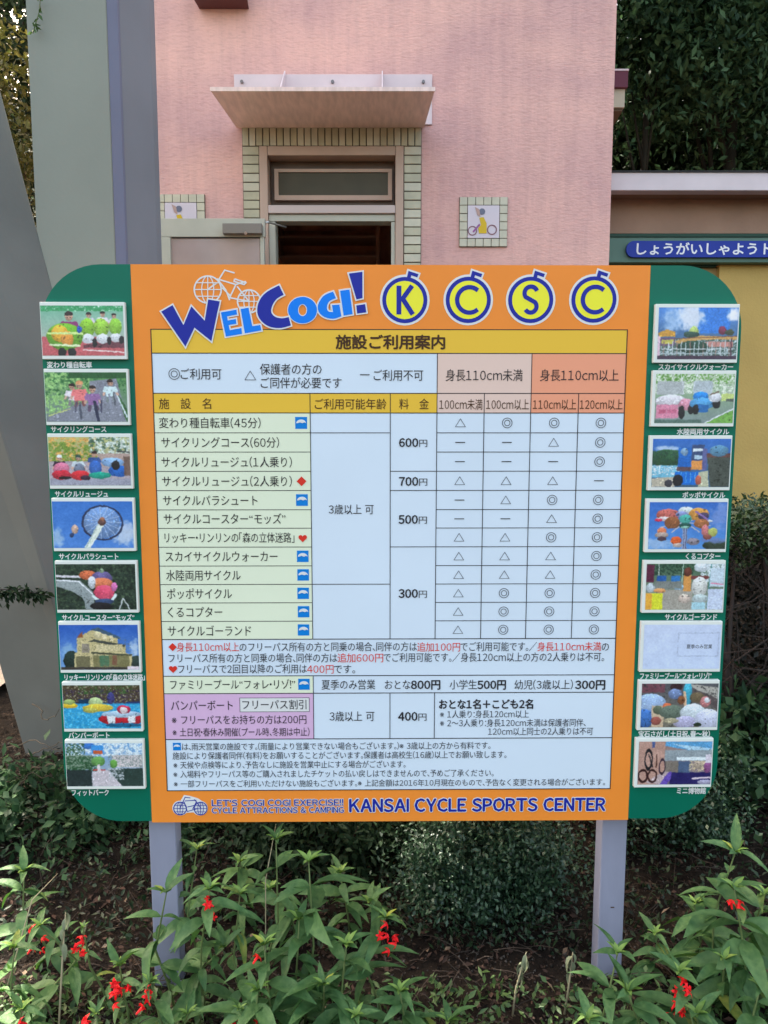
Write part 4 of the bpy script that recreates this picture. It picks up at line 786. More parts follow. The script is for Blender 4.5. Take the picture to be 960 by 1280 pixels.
A = [(pxX(40,3.2),3.2),(pxX(137.5,3.2),3.2),(pxX(137.5,3.2)+.0005,3.62),(pxX(40,3.2)+.05,3.62)]
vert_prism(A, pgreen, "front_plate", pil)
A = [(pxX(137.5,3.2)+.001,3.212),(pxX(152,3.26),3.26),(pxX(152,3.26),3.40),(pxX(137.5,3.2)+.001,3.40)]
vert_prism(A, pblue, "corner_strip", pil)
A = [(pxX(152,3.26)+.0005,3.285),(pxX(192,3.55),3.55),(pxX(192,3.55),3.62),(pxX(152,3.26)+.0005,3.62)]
vert_prism(A, mat("slate_steel_face", (.19,.195,.215), .5, .05, 2.5), "side_plate", pil)
strut = empty("sloping_strut", (-1.3, 3.1, .2), "broad grey steel strut slanting down to the right across the pillar foot", "strut")
def sl(x, y, Y0): return at(x, y, Y0)
def on(xa, ya, xb, yb, y): return xa+(xb-xa)*(y-ya)/(yb-ya)
lines = [((0,110),(63,350),3.20),((0,534),(52,707),2.92),((0,834),(19,900),3.10)]
top = []; bot = []
for (xa,ya),(xb,yb),Y in lines:
    # a straight edge in space through its two seen points
    P0, P1 = at(xa,ya,Y), at(xb,yb,Y); d = (P1-P0)/(P1.z-P0.z)
    top.append(P0+d*(4.2-P0.z)); bot.append(P0+d*(.0-P0.z))
back_t = top[2]+Vector((.25,.35,0)); back_b = bot[2]+Vector((.25,.35,0))
strm = mat("grey_strut_paint", (.135,.136,.122), .6, .12, 2.2, .08, 40)
o = MB().prism(bot+[back_b], top+[back_t]).build("strut_beam", strm, None, .006); o.parent = strut; o.matrix_parent_inverse = Matrix.Translation(-strut.location)

# =================================================================== PLANTS
def np_mesh(V, Fq):
    me = bpy.data.meshes.new("m"); V = np.asarray(V, 'f').reshape(-1, 3); Fq = np.asarray(Fq, 'i'); k = Fq.shape[1]
    me.vertices.add(len(V)); me.vertices.foreach_set('co', V.ravel()); me.loops.add(Fq.size); me.loops.foreach_set('vertex_index', Fq.ravel())
    me.polygons.add(len(Fq)); me.polygons.foreach_set('loop_start', np.arange(0, Fq.size, k, dtype='i')); me.update(calc_edges=True); me.validate(); return me
def unit(v): return v/np.maximum(1e-9, np.linalg.norm(v, axis=-1, keepdims=True))
def leaves(C_, L, Wd, droop=.3, up=None, jit=.35, dirs=None):
    """many small folded leaves (two halves each) at the points C_"""
    n = len(C_); d = dirs if dirs is not None else rng.normal(size=(n,3))
    d = unit(d + rng.normal(size=(n,3))*jit*0.5); d[:,2] -= droop; d = unit(d)
    upv = np.tile([0,0,1.], (n,1))+rng.normal(size=(n,3))*.5; sdir = unit(np.cross(d, upv)); nrm = np.cross(sdir, d)
    Ls = L*(.65+.7*rng.random((n,1))); Ws = Wd*(.7+.6*rng.random((n,1)))
    b = C_; t = C_+d*Ls-nrm*Ls*.12; m_ = C_+d*Ls*.48-nrm*Ws*.25; l = m_+sdir*Ws*.5+nrm*Ws*.3; r = m_-sdir*Ws*.5+nrm*Ws*.3
    V = np.stack([b, l, t, r], 1).reshape(-1, 3); i = np.arange(n)[:,None]*4
    return V, np.concatenate([i+[[0,3,2]], i+[[0,2,1]]], 0)
def cluster_points(n, centre, rad, k, cr, shell=.55):
    """n points in k uneven clumps inside an ellipsoid"""
    u = unit(rng.normal(size=(k,3))); rr = (shell+(1-shell)*rng.random((k,1))); cc_ = u*rr*np.array(rad)+np.array(centre)
    s_ = cr*(.5+rng.random(k)); idx = rng.integers(0, k, n); return cc_[idx]+rng.normal(size=(n,3))*s_[idx][:,None]*[1,1,.8], cc_
def tree(name, base, trunk_top, centre, rad, n, L, Wd, m, label, cat, group=None, k=60, cr=.25, tr=.09, droop=.5, bark=None, shell=.35, branches=3):
    t = empty(name, base, label, cat, group); b = Vector(base)
    def P(o): o.parent = t; o.matrix_parent_inverse = Matrix.Translation(-b); return o
    pts, cc_ = cluster_points(n, centre, rad, k, cr, shell); pts = pts[pts[:,2] > gz(0,1)+.05]
    V, Fq = leaves(pts, L, Wd, droop); o = link("foliage", np_mesh(V, Fq), m); P(o); tag(o, kind='stuff')
    bark = bark or mat("bark", (.07,.055,.04), .9, .3, 12, .8, 30, stretch=(1,1,.3))
    if trunk_top is not None:
        tt = Vector(trunk_top); mid = (b+tt)/2+Vector((rng.normal()*.05, rng.normal()*.05, 0))
        P(MB().tube([b-Vector((0,0,.15)), b+(mid-b)*.5, mid, mid+(tt-mid)*.5, tt], [tr*1.25,tr,tr*.85,tr*.7,tr*.5], 9).build("trunk", bark, smooth=True))
        for i in range(branches):
            c = Vector(cc_[rng.integers(0, len(cc_))]); s0 = b.lerp(tt, .35+.6*rng.random()); m1 = s0.lerp(c, .5)+Vector((0,0,-.05*(c-s0).length))
            P(MB().tube([s0, m1, c], [tr*.4, tr*.25, tr*.08], 6).build("branch", bark, smooth=True))
    return t
dk = leafmat("dark_evergreen_leaf", (.008,.030,.013), (.062,.125,.050), .25, .6, .2)
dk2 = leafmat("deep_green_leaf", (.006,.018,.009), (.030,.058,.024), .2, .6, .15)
gold_l = leafmat("yellow_green_leaf", (.07,.09,.02), (.13,.13,.03), .45, .45)
brk = mat("mossy_bark", (.022,.02,.013), .9, .35, 6, .9, 20, stretch=(1,1,.3))
# trees behind the annex
tree("evergreen_tree", (4.05,9.6,.9), (4.15,9.6,6.2), (3.9,9.6,6.3), (1.3,1.2,1.9), 19000, .105, .045, dk, "dark drooping evergreen with a straight trunk behind the right end of the annex roof", "tree", tr=.10, bark=brk, k=80, cr=.32, droop=.3)
tree("evergreen_tree", (2.9,9.0,.9), (3.0,9.2,6.0), (2.8,9.4,6.4), (1.2,1.1,1.7), 17000, .105, .045, dk, "dark evergreen whose crown starts beside the pink building's right corner", "tree", tr=.05, bark=brk, k=70, cr=.32, droop=.3)
tree("evergreen_tree", (5.9,9.9,.9), (5.8,9.9,6.0), (5.6,9.8,5.6), (1.5,1.2,2.2), 19000, .105, .045, dk, "dark bushy evergreen at the right edge of the picture", "tree", tr=.12, bark=brk, k=70, cr=.32, droop=.3)
tree("evergreen_tree", (3.6,11.2,.9), (3.6,11.2,5.5), (3.6,11.6,4.9), (2.6,.9,2.6), 26000, .17, .05, dk2, "deep shaded tree filling the gap behind the two slim trunks", "tree", tr=.11, bark=brk, k=150, cr=.32)
tree("evergreen_tree", (6.6,12.0,.9), (6.6,12,5.5), (6.4,12.2,5.5), (2.6,.9,3.2), 26000, .17, .05, dk2, "shaded tree farther back on the right behind the annex", "tree", tr=.11, bark=brk, k=150, cr=.32)
# trees to the left, between strut and pillar and outside the frame
tree("broadleaf_tree", (-4.0,7.6,.3), (-4.0,7.6,5.2), (-3.9,7.6,4.6), (1.9,1.3,2.5), 26000, .08, .04, dk2, "dark tree with golden sunlit specks seen between the strut and the pillar", "tree", tr=.12, k=170, cr=.28, droop=.2)
tree("broadleaf_tree", (-3.3,5.9,.3), (-3.4,5.9,3.8), (-3.35,5.9,3.4), (1.0,.7,1.5), 14000, .055, .03, gold_l, "yellow-green leafy tree low between the strut and the pillar", "tree", tr=.07, k=90, cr=.2, droop=.2)
tree("broadleaf_tree", (-6.5,9.5,.3), (-6.5,9.5,7), (-6.2,9.5,6.5), (2.6,2,3.2), 15000, .15, .08, dk2, "tall shaded tree at the upper left corner of the picture", "tree", tr=.16, k=150, cr=.4, droop=.2)
# boxwood bush behind the board, between the posts
bx1 = leafmat("boxwood_leaf", (.010,.034,.017), (.050,.100,.048), .15, .4, .45)
def bush(name, base, centre, rad, n, L, Wd, m, label, group=None, k=70, cr=.05, stems=10, cat="shrub"):
    t = empty(name, base, label, cat, group); b = Vector(base)
    pts, cc_ = cluster_points(n, centre, rad, k, cr, .45); pts = pts[pts[:,1] > 2.11]; V, Fq = leaves(pts, L, Wd, -.15, jit=1.0); o = link("foliage", np_mesh(V, Fq), m); tag(o, kind='stuff')
    o.parent = t; o.matrix_parent_inverse = Matrix.Translation(-b)
    mb = MB()
    for i in range(stems):
        c = Vector(cc_[rng.integers(0, len(cc_))]); mb = MB(); mb.tube([b+Vector((rng.normal()*.04, rng.normal()*.04, -.03)), (b+c)/2+Vector((0,0,-.04)), c], [.006,.004,.002], 5)
        o = mb.build("stem", mat("twig_bark", (.06,.045,.035), .9)); o.parent = t; o.matrix_parent_inverse = Matrix.Translation(-b)
    return t
bush("boxwood_bush", (.31,2.30,.02), (.31,2.34,.23), (.28,.21,.30), 28000, .017, .009, bx1, "dense dark green boxwood bush between the two posts", k=60, cr=.062)
bush("boxwood_bush", (.98,2.6,.05), (1.0,2.62,.26), (.28,.2,.27), 14000, .018, .010, bx1, "smaller dark boxwood bush just right of the right-hand post", k=70, cr=.04)
bush("leafy_shrub", (1.25,2.75,.08), (1.25,2.8,.35), (.30,.22,.22), 2600, .05, .03, dk, "loose dark shrub with broad leaves below the board's lower right corner", k=40, cr=.07)
bush("leafy_shrub", (-.55,2.85,.1), (-.5,2.85,.3), (.75,.2,.25), 8000, .045, .026, dk2, "low dark shrub in the shade behind the left-hand post", k=50, cr=.06)
bush("leafy_shrub", (-1.35,2.62,.05), (-1.3,2.65,.16), (.38,.18,.14), 2600, .045, .026, dk, "low dark leafy ground shrub at the left under the board's corner", k=46, cr=.05)
bush("leafy_shrub", (.0,3.0,.1), (.0,3.0,.30), (.6,.25,.25), 7000, .035, .02, dk2, "dark twiggy shrub behind the middle of the board's lower edge", k=50, cr=.06)
bush("leafy_shrub", (-.85,2.55,.05), (-.82,2.60,.10), (.42,.16,.09), 2600, .034, .017, dk, "low dark leafy growth on the soil left of the left-hand post", k=60, cr=.05)
bush("leafy_shrub", (-.2,2.5,.05), (-.2,2.55,.14), (.42,.2,.14), 5200, .034, .016, dk2, "dark undergrowth between the left-hand post and the boxwood bush", k=70, cr=.05)
# hedge on the right
hd = empty("clipped_hedge", (1.9,3.05,.3), "clipped dark hedge with leafy top and bare twiggy face, right of the board", "hedge")
hb = Vector(hd.location)
def hp(o): o.parent = hd; o.matrix_parent_inverse = Matrix.Translation(-hb); return o
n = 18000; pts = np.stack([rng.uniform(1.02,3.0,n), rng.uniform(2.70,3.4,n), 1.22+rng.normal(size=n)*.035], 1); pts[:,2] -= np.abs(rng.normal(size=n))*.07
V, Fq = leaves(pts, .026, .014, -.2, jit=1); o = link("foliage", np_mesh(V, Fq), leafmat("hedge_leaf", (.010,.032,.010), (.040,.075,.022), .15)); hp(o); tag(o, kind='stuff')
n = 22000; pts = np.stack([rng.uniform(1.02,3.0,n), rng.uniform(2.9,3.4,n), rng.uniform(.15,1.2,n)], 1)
V, Fq = leaves(pts, .03, .016, .2, jit=1); o = link("foliage", np_mesh(V, Fq), leafmat("hedge_shaded_leaf", (.005,.008,.005), (.014,.016,.010), .1)); hp(o); tag(o, kind='stuff')  # inner leaves near black: the hedge's inside shade put into their colour
tw_m = mat("bare_twig", (.040,.031,.027), .9)
mb = MB()
for i in range(420):
    x = rng.uniform(1.0,2.2); p = Vector((x, rng.uniform(2.72,3.0), rng.uniform(.25,1.1))); d = Vector((rng.normal()*.5, rng.normal()*.2, .6+rng.normal()*.5)).normalized()
    q_ = p+d*rng.uniform(.08,.22); r_ = q_+(d+Vector((rng.normal()*.6,0,rng.normal()*.4))).normalized()*rng.uniform(.05,.15); mb.tube([p,q_,r_], [.0035,.0025,.0012], 4)
o = mb.build("twig", tw_m); hp(o); tag(o, kind='stuff')
for i, (xa, ya) in enumerate(((905,1010),(925,1000),(950,990),(890,1040))):
    p = at(xa, ya+60, 2.75); p.z = .1; t_ = at(xa-18+12*i, 700, 2.85); mid = p.lerp(t_, .5)+Vector((.05*(-1)**i,0,0))
    hp(MB().tube([p, mid, t_], [.014,.011,.006], 7).build("stem", tw_m, smooth=True))
hp(MB().tube([at(835,1065,2.7), at(880,1030,2.72), at(945,990,2.75)], [.012,.010,.007], 7).build("stem", tw_m, smooth=True))
# hedge strip hidden behind the board keeps the bank dark
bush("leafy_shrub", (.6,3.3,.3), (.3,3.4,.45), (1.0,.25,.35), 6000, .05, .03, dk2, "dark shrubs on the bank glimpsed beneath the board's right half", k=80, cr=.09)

# ---- red-flowered plants
def blade(L, Wd, curl, fold, n=6):
    V = []; Fq = []
    for i in range(n+1):
        t = i/n; w_ = Wd*.5*(math.sin(math.pi*min(1, t**.75))**.9 if 0 < t < 1 else 0)+.0006; x = L*t; z = -curl*L*t*t+.05*L*math.sin(t*3)
        V += [(x, w_, z+fold*w_), (x, 0, z), (x, -w_, z+fold*w_)]
    for i in range(n): k = 3*i; Fq += [(k, k+3, k+4, k+1), (k+1, k+4, k+5, k+2)]
    me = pyd(V, Fq)
    for p in me.polygons: p.use_smooth = True
    return me
def sage_mat(name, c, c2):
    m = mat(name, c, .55, 0, 60, .25, 120, spec=.3, col2=c2, trans=.18)
    n = m.node_tree.nodes; l = m.node_tree.links; pb = n["Principled BSDF"]; src = pb.inputs["Base Color"].links[0].from_socket     # leaves differ a little from one another
    oi = n.new("ShaderNodeObjectInfo"); cr = n.new("ShaderNodeValToRGB"); e = cr.color_ramp.elements; e[0].color = (.62,.72,.62,1); e[1].color = (1.25,1.15,.9,1)
    e2 = e.new(.95); e2.color = (1.0,1.05,1.0,1); e[2].color = (2.2,1.35,.7,1)
    mx = n.new("ShaderNodeMix"); mx.data_type = 'RGBA'; mx.blend_type = 'MULTIPLY'; mx.inputs[0].default_value = 1
    l.new(oi.outputs["Random"], cr.inputs[0]); l.new(src, mx.inputs[6]); l.new(cr.outputs[0], mx.inputs[7]); l.new(mx.outputs[2], pb.inputs["Base Color"]); return m
sg = sage_mat("sage_leaf_green", (.050,.122,.040), (.110,.195,.066)); sg2 = sage_mat("young_leaf_green", (.16,.28,.05), (.24,.34,.09)); stm = mat("green_stem", (.11,.15,.05), .6); dst = mat("straw_stem", (.30,.26,.16), .8)
BL = [blade(.105,.030,.25,.35), blade(.075,.026,.5,.25), blade(.12,.031,.1,.45), blade(.095,.028,.8,.5), blade(.06,.022,.35,.3)]
for b_ in BL: b_.materials.append(sg)
YB = [blade(.045,.014,.1,.4), blade(.035,.012,.3,.4)]
for b_ in YB: b_.materials.append(sg2)
FLm = mat("scarlet_petal", (.75,.008,.012), .45, .15, 200)
def petal_mesh():
    mb = MB()
    for k in range(5):
        a = 2*math.pi*k/5+rng.random()*.4; r = .011*(.8+.5*rng.random()); ca_, sa_ = math.cos(a), math.sin(a)
        mb.poly([(0,0,0),(r*.6*math.cos(a-.5), r*.6*math.sin(a-.5), .004),(r*ca_, r*sa_, -.001),(r*.6*math.cos(a+.5), r*.6*math.sin(a+.5), .004)])
    mb.tube([(0,0,-.012),(0,0,.001)], [.0015,.003], 5)
    return pyd(mb.v, mb.f)
FL = [petal_mesh() for _ in range(3)]
for f_ in FL: f_.materials.append(FLm)
def plant(tx, ty, Y, label, flowers=0, scale=1.0, nodes=5, drop=.30, group="red-flowered plants in the bed"):
    tip = at(tx, ty, Y); bx_ = tip.x+rng.normal()*.05; by_ = Y+rng.uniform(-.03,.06); bz_ = gz(bx_, by_)
    root = empty("flowering_plant", (bx_, by_, bz_), label, "plant", group); b = root.location.copy()
    mid = b.lerp(tip, .55)+Vector((rng.normal()*.03, rng.normal()*.03, 0))
    def P(o): o.parent = root; o.matrix_parent_inverse = Matrix.Translation(-b); return o
    c = [b-Vector((0,0,.02)), b.lerp(mid,.5)+Vector((0,0,.01)), mid, mid.lerp(tip,.6), tip]
    P(MB().tube(c, [.0035,.003,.0028,.0024,.0016], 6).build("stem", stm, smooth=True))
    ln = (tip-b).length; ax = (tip-mid).normalized(); az = rng.random()*6.28
    for k in range(nodes):
        t = k/max(1, nodes-1)*min(.85, drop/ max(ln,.05)); p = tip.lerp(mid, t/.45) if t < .45 else mid.lerp(b, (t-.45)/.55)
        sc = scale*(.45+.6*min(1, (k+.6)/2.2))*(.8+.4*rng.random())
        for q_ in range((2 if rng.random() < .45 else 4) if k else 4):
            a = az+k*math.pi/2+.35*rng.normal()+q_*(math.pi if k else math.pi/2); el = (.65 if k == 0 else .30-.12*k)+rng.normal()*.15
            me = BL[rng.integers(0,5)]
            o = bpy.data.objects.new("leaf", me); COL.objects.link(o)
            o.matrix_world = Matrix.Translation(p) @ Matrix.Rotation(a,4,'Z') @ Matrix.Rotation(-el,4,'Y') @ Matrix.Rotation(rng.normal()*.3,4,'X') @ Matrix.Scale(sc,4)
            mw = o.matrix_world.copy(); o.parent = root; o.matrix_parent_inverse = Matrix.Translation(-b); o.matrix_basis = mw
    for q_ in range(5):        # young tuft at the tip
        o = bpy.data.objects.new("young_leaf", YB[q_ % 2]); COL.objects.link(o); a = q_*1.26+rng.random()
        o.parent = root; o.matrix_parent_inverse = Matrix.Translation(-b); o.matrix_basis = Matrix.Translation(tip) @ Matrix.Rotation(a,4,'Z') @ Matrix.Rotation(-.75,4,'Y') @ Matrix.Scale(scale*.8,4)
    for q_ in range(int(flowers*1.6)):
        p = tip+Vector((rng.normal()*.013, -.02+rng.normal()*.01, -.015-.010*q_+rng.normal()*.008))
        o = bpy.data.objects.new("flower", FL[q_ % 3]); COL.objects.link(o)
        o.parent = root; o.matrix_parent_inverse = Matrix.Translation(-b); o.matrix_basis = Matrix.Translation(p) @ Matrix.Rotation(rng.random()*6,4,'Z') @ Matrix.Rotation(1.0+rng.normal()*.4,4,'X') @ Matrix.Scale(1.0+.4*rng.random(),4)
    return root
plants = [
 (208,1116,1.80,0,1.0,3,"leafy stem whose tip crosses the left-hand post"),
 (262,1112,1.78,3,1.0,5,"leafy stem with one red flower just right of the left-hand post"),
 (300,1118,1.86,0,.9,5,"leafy stem standing behind the first red flower right of the left post"),
 (246,1062,2.05,0,.9,4,"slender stem rising close to the board's edge beside the left post"),
 (386,1078,1.84,0,1.15,4,"tallest leafy stem with long spreading leaves under the board's middle left"),
 (345,1050,1.95,0,.9,3,"stem with a leaf drooping right below the board's orange edge"),
 (374,1150,1.80,0,1.0,5,"leafy stem directly below the tallest stem"),
 (330,1182,1.74,1,1.05,5,"bushy stem with a fading pinkish flower in the middle of the left clump"),
 (433,1182,1.74,0,1.1,5,"star-shaped leafy stem in the lower middle of the clump"),
 (482,1148,1.80,4,.95,4,"leafy stem with a red flower at the clump's right edge"),
 (322,1238,1.70,0,1.05,4,"leafy stem low at the bottom left of the clump"),
 (500,1240,1.72,0,1.0,4,"leafy star at the bottom edge below the boxwood's left side"),
 (280,1185,1.82,0,.9,5,"half-hidden stem in the shade right of the left post"),
 (405,1232,1.70,0,.9,4,"low stem between two star-shaped stems at the bottom"),
 (560,1278,1.72,0,1.0,2,"pair of broad leaves at the bottom edge under the boxwood bush"),
 (150,1208,1.78,5,.85,2,"small plant with a cluster of red flowers left of the left-hand post"),
 (188,1228,1.74,3,.8,3,"small plant with a dim red flower in front of the left post's foot"),
 (18,1185,1.80,0,1.0,3,"leafy stem at the left edge of the picture"),
 (50,1158,1.86,3,.9,4,"plant with one red flower near the left edge"),
 (104,1160,1.86,3,.5,2,"single red flower on a thin stem over bare soil"),
 (30,1090,2.1,0,1.0,4,"dark leafy stem at the left edge level with the board's bottom"),
 (28,1262,1.70,1,.9,4,"low leafy plant in the lower left corner"),
 (120,1268,1.70,2,.7,2,"low plant with small red buds at the bottom left"),
 (919,1066,1.95,0,1.15,4,"tallest stem on the right with a pale pointed tip"),
 (918,1112,1.86,3,1.15,6,"broad-leaved plant with pinkish-red flowers near the right edge"),
 (955,1120,1.90,0,1.2,6,"leafy stem cut by the right edge of the picture"),
 (772,1192,1.80,0,1.0,2,"small pale-tipped sprig in front of the right-hand post's foot"),
 (785,1240,1.70,0,1.2,4,"broad star of leaves in front of the right-hand post's foot"),
 (848,1216,1.74,6,1.15,4,"plant with the brightest red flower cluster at the lower right"),
 (905,1200,1.80,0,1.0,5,"shaded leafy stem right of the bright red cluster"),
 (950,1235,1.74,0,1.0,4,"low leafy stem in the lower right corner"),
 (735,1275,1.68,0,1.0,3,"low leaves at the bottom edge left of the right-hand post"),
 (870,1268,1.70,0,1.1,3,"low leaves at the bottom edge under the bright red cluster"),
 (235,1268,1.72,0,.8,3,"low green plant at the bottom edge right of the left post"),
 (445,1270,1.68,0,.9,3,"low green leaves at the bottom edge in the middle"),
 (300,1262,1.70,2,.6,2,"tiny plant with a red bud at the bottom edge"),
]
plants += [
 (300,1078,2.16,0,1.0,5,"shaded leafy stem behind the board right of the left post"),
 (425,1092,2.18,0,1.0,5,"shaded leafy stem behind the board's lower edge in the middle"),
 (462,1128,2.14,0,.9,5,"dark leafy stem between the tall stem and the boxwood bush"),
 (338,1112,2.12,0,.95,5,"dark leafy stem in the shade behind the bushy clump"),
 (818,1168,2.02,0,.9,4,"shaded stem with dull leaves right of the right-hand post"),
 (868,1130,2.10,0,1.0,5,"dark leafy stem in the shade between the right post and the tall right plant")]
for a, b_, Y, fl, sc, nd, lab in plants: plant(a, b_, Y, lab, fl, sc*1.04, nd+2)
# dried stalks
def stalk(pts, m, label, r=.003, leaves_=True):
    P3 = [at(*p) for p in pts]; P3[0].z = gz(P3[0].x, P3[0].y)-.01; b = P3[0].copy()
    t = empty("dry_stalk", b, label, "dry plant", "dried stalks in the bed")
    o = MB().tube(P3, [r]+[r*.8]*(len(P3)-2)+[r*.4], 6).build("stem", m, smooth=True); o.parent = t; o.matrix_parent_inverse = Matrix.Translation(-b)
    if leaves_:
        for k in range(7):
            p = P3[-1].lerp(P3[-2], rng.random()*.8); o = bpy.data.objects.new("withered_leaf", WB[k % 2]); COL.objects.link(o); o.parent = t; o.matrix_parent_inverse = Matrix.Translation(-b)
            o.matrix_basis = Matrix.Translation(p) @ Matrix.Rotation(rng.random()*6.28,4,'Z') @ Matrix.Rotation(.7+rng.random()*.6,4,'Y') @ Matrix.Scale(.8,4)
WB = [blade(.05,.016,.6,.8), blade(.04,.012,.4,.9)]
wm = mat("withered_leaf", (.20,.22,.13), .8, .2, 40)
for b_ in WB: b_.materials.append(wm)
stalk([(640,1275,1.9),(645,1235,1.92),(658,1190,1.93)], dst, "dry bent stalk with limp grey leaves under the boxwood bush")
stalk([(705,1270,1.9),(712,1225,1.92),(716,1190,1.93)], dst, "second dry stalk with hanging leaves, left of the right-hand post")
stalk([(68,1280,1.72),(78,1200,1.75),(82,1140,1.78)], dst, "pale budded stalk standing over the bare soil at the lower left")
stalk([(-10,1185,1.85),(40,1125,1.9),(72,1092,2.0)], dst, "thin straw stem leaning across the left edge", .0022, False)
stalk([(330,1180,1.85),(332,1100,1.92),(345,1030,2.0)], dst, "thin pale dead stem rising to the board among the green plants", .0018, False)
stalk([(735,1280,1.7),(765,1255,1.75),(790,1240,1.8)], stm, "thin green stem leaning at the foot of the right-hand post", .0018, False)
# dry branches beside the strut foot
for i, P in enumerate(([(5,935,2.9),(45,925,2.8),(80,940,2.75)],[(20,975,2.8),(60,955,2.75),(85,965,2.7)],[(0,1000,2.7),(35,968,2.75),(70,975,2.75)],[(40,880,3.0),(60,900,2.9),(78,890,2.8)],[(30,945,2.8),(55,935,2.8),(88,930,2.75)])):
    pts_ = [at(*p) for p in P]; q3 = []
    for a_, b_ in zip(pts_, pts_[1:]): q3 += [a_.lerp(b_, t)+Vector(rng.normal(size=3)*.008)*(t > 0) for t in (0,.2,.4,.6,.8)]
    pts_ = q3+[pts_[-1]]; o = MB().tube(pts_, list(np.linspace(.0028,.0010,len(pts_))), 5).build("dry_branch", mat("dry_branch_bark", (.11,.085,.06), .85), smooth=True)
    tag(o, ["long pale dry branch arching at the strut's foot","second dry branch low beside the board's corner","dry branch lying at the left edge above the soil","short dark twig against the grey strut","thin dry twig crossing the strut's foot"][i], "branch")
# leafy creeper on the strut
cr_ = empty("creeper", at(0,742,2.85), "dark creeper sprig hanging across the strut at the left edge", "plant")
n = 260; tt = rng.random(n); base = np.array([tuple(at(-20+75*t, 745-6*math.sin(t*3), 2.84)) for t in tt])+rng.normal(size=(n,3))*[.008,.01,.012]
V, Fq = leaves(base, .03, .014, .5); o = link("foliage", np_mesh(V, Fq), dk2); tag(o, kind='stuff'); o.parent = cr_; o.matrix_parent_inverse = Matrix.Translation(-cr_.location)
o = MB().tube([at(-25,738,2.84), at(20,736,2.84), at(55,744,2.84)], .002, 5).build("stem", tw_m); o.parent = cr_; o.matrix_parent_inverse = Matrix.Translation(-cr_.location)
# ---- litter, chips and low ground cover
def scatter(n, x0, x1, y0, y1, L, Wd, m, name, lift=.006, flat=True, droop=0):
    X = rng.uniform(x0,x1,n); Y = rng.uniform(y0,y1,n); pts = np.array([(x, y, gz(x,y)+lift*rng.random()) for x, y in zip(X, Y)])
    d = rng.normal(size=(n,3)); 
    if flat: d[:,2] *= .25
    V, Fq = leaves(pts, L, Wd, droop, dirs=d); o = link(name, np_mesh(V, Fq), m); tag(o, kind='stuff'); return o
scatter(30000, -2.4, 2.2, 1.55, 3.6, .016, .006, leafmat("brown_litter", (.012,.008,.006), (.07,.045,.03), .05, .8, .2), "leaf_litter", .014)
scatter(5000, -2.4, 2.2, 1.55, 3.0, .024, .012, leafmat("dark_fallen_leaf", (.02,.013,.010), (.09,.05,.035), .05, .8, .2), "fallen_leaves", .02)
scatter(260, -2.4, 2.2, 1.6, 3.0, .028, .012, leafmat("pale_litter", (.16,.10,.06), (.30,.22,.15), .1, .8, .2), "pale_fallen_leaves", .02)
scatter(7000, -2.2, 2.0, 1.55, 1.98, .026, .012, leafmat("weed_leaf", (.035,.085,.025), (.09,.15,.04), .2), "ground_weeds", .05, False, -.4)
scatter(9000, -2.2, 2.0, 2.1, 3.0, .024, .011, leafmat("shaded_weed_leaf", (.010,.025,.010), (.03,.06,.02), .2), "ground_cover", .07, False, -.4)  # weed colour lowered to carry the shade behind the board
mb = MB()
for i in range(1500):
    x = rng.uniform(-2.3,2.0); y = rng.uniform(1.7,3.1); p = Vector((x,y,gz(x,y)+rng.uniform(0,.05))); d = Vector((rng.normal(),rng.normal()*.6,rng.normal()*.35+.1)).normalized()*rng.uniform(.03,.13)
    mb.tube([p, p+d*.5+Vector((0,0,.006)), p+d], [.0016,.0013,.0007], 3)
tag(mb.build("fallen_twigs", mat("dark_twig", (.05,.037,.028), .9)), kind='stuff')
V = []; Fq = []
n = 9000; X = rng.uniform(-2.3,2.1,n); Y = rng.uniform(1.6,3.3,n); S = .003+.006*rng.random(n)**2
tet = unit(np.array([[1,1,1],[-1,-1,1],[-1,1,-1],[1,-1,-1]], float))
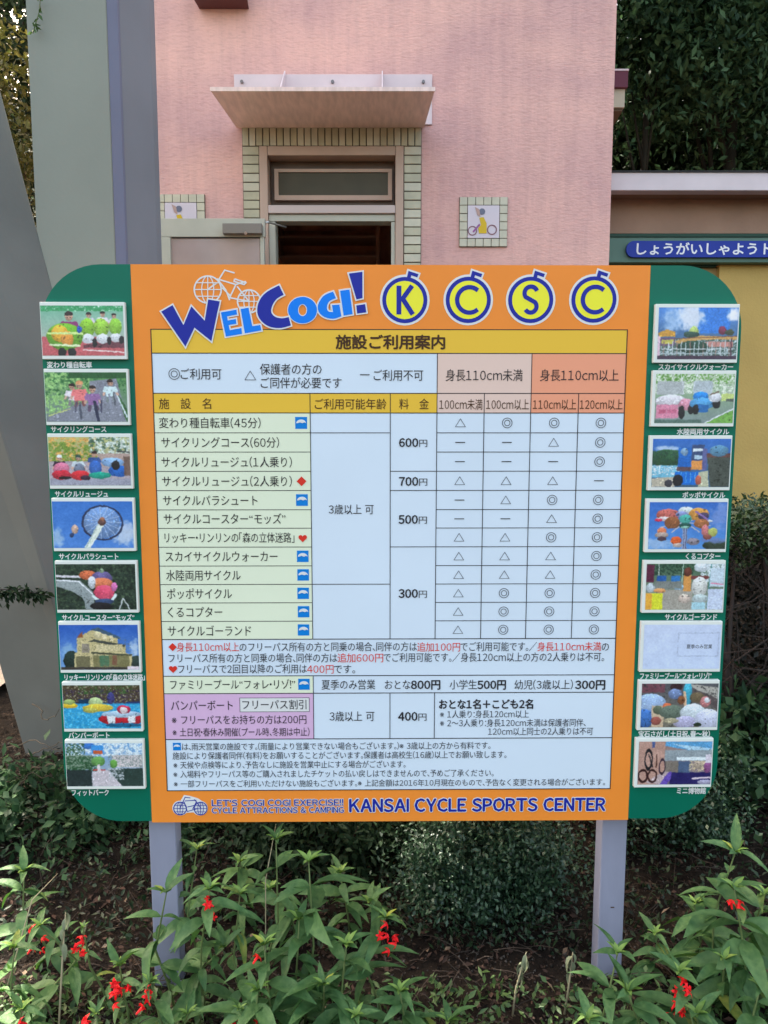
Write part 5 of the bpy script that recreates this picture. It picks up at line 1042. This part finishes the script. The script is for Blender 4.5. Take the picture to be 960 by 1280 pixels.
C3 = np.array([(x,y,gz(x,y)+.002) for x,y in zip(X,Y)]); off = tet[None]*S[:,None,None]*(0.6+.8*rng.random((n,4,1))); VV = (C3[:,None]+off).reshape(-1,3); i4 = np.arange(n)[:,None]*4
tag(link("gravel", np_mesh(VV, np.concatenate([i4+[[0,1,2]],i4+[[0,3,1]],i4+[[0,2,3]],i4+[[1,3,2]]],0)), leafmat("soil_crumb", (.02,.016,.012), (.14,.12,.10), 0, .9, .2)), kind='stuff')
# things inside the doorway, dim in the shade
iw = mat("inner_brown_panel", (.34,.19,.14), .6, .3, 5)
ip = empty("inner_shelf", (lx(400,6.6,300), 6.6, .95), "dim brown shelf unit standing inside the dark doorway", "shelf")
def ipar(o): o.parent = ip; o.matrix_parent_inverse = Matrix.Translation(-ip.location); return o
xa_, xb_ = lx(352,6.6,300), lx(470,6.6,300)
ipar(box("back_board", iw, xa_, xb_, 6.75, 6.78, .95, lz(283,6.6)))
for k in range(2): ipar(box("shelf_board", mat("shelf_edge", (.30,.20,.16), .6), xa_, xb_, 6.45, 6.748, lz(300+k*24,6.6)-.015, lz(300+k*24,6.6)))
ipar(box("side_board", iw, xa_-.03, xa_-.001, 6.45, 6.78, .95, lz(283,6.6))); ipar(box("side_board", iw, xb_+.001, xb_+.03, 6.45, 6.78, .95, lz(283,6.6)))
# small vine sprig hanging over the top of the pillar
vp = at(46, 10, 3.17); vn = empty("vine_sprig", vp, "small green vine sprig hanging at the top of the grey pillar", "plant")
n = 26; tt = rng.random(n); base = np.array([tuple(at(50-10*t*t+rng.normal()*1.5, -6+48*t, 3.17)) for t in tt])
V, Fq = leaves(base, .022, .012, .9); o = link("foliage", np_mesh(V, Fq), leafmat("vine_leaf", (.05,.11,.03), (.09,.17,.05), .3)); tag(o, kind='stuff'); o.parent = vn; o.matrix_parent_inverse = Matrix.Translation(-vn.location)
o = MB().tube([at(51,-8,3.17), at(49,15,3.17), at(41,42,3.17)], .0015, 5).build("stem", stm); o.parent = vn; o.matrix_parent_inverse = Matrix.Translation(-vn.location)
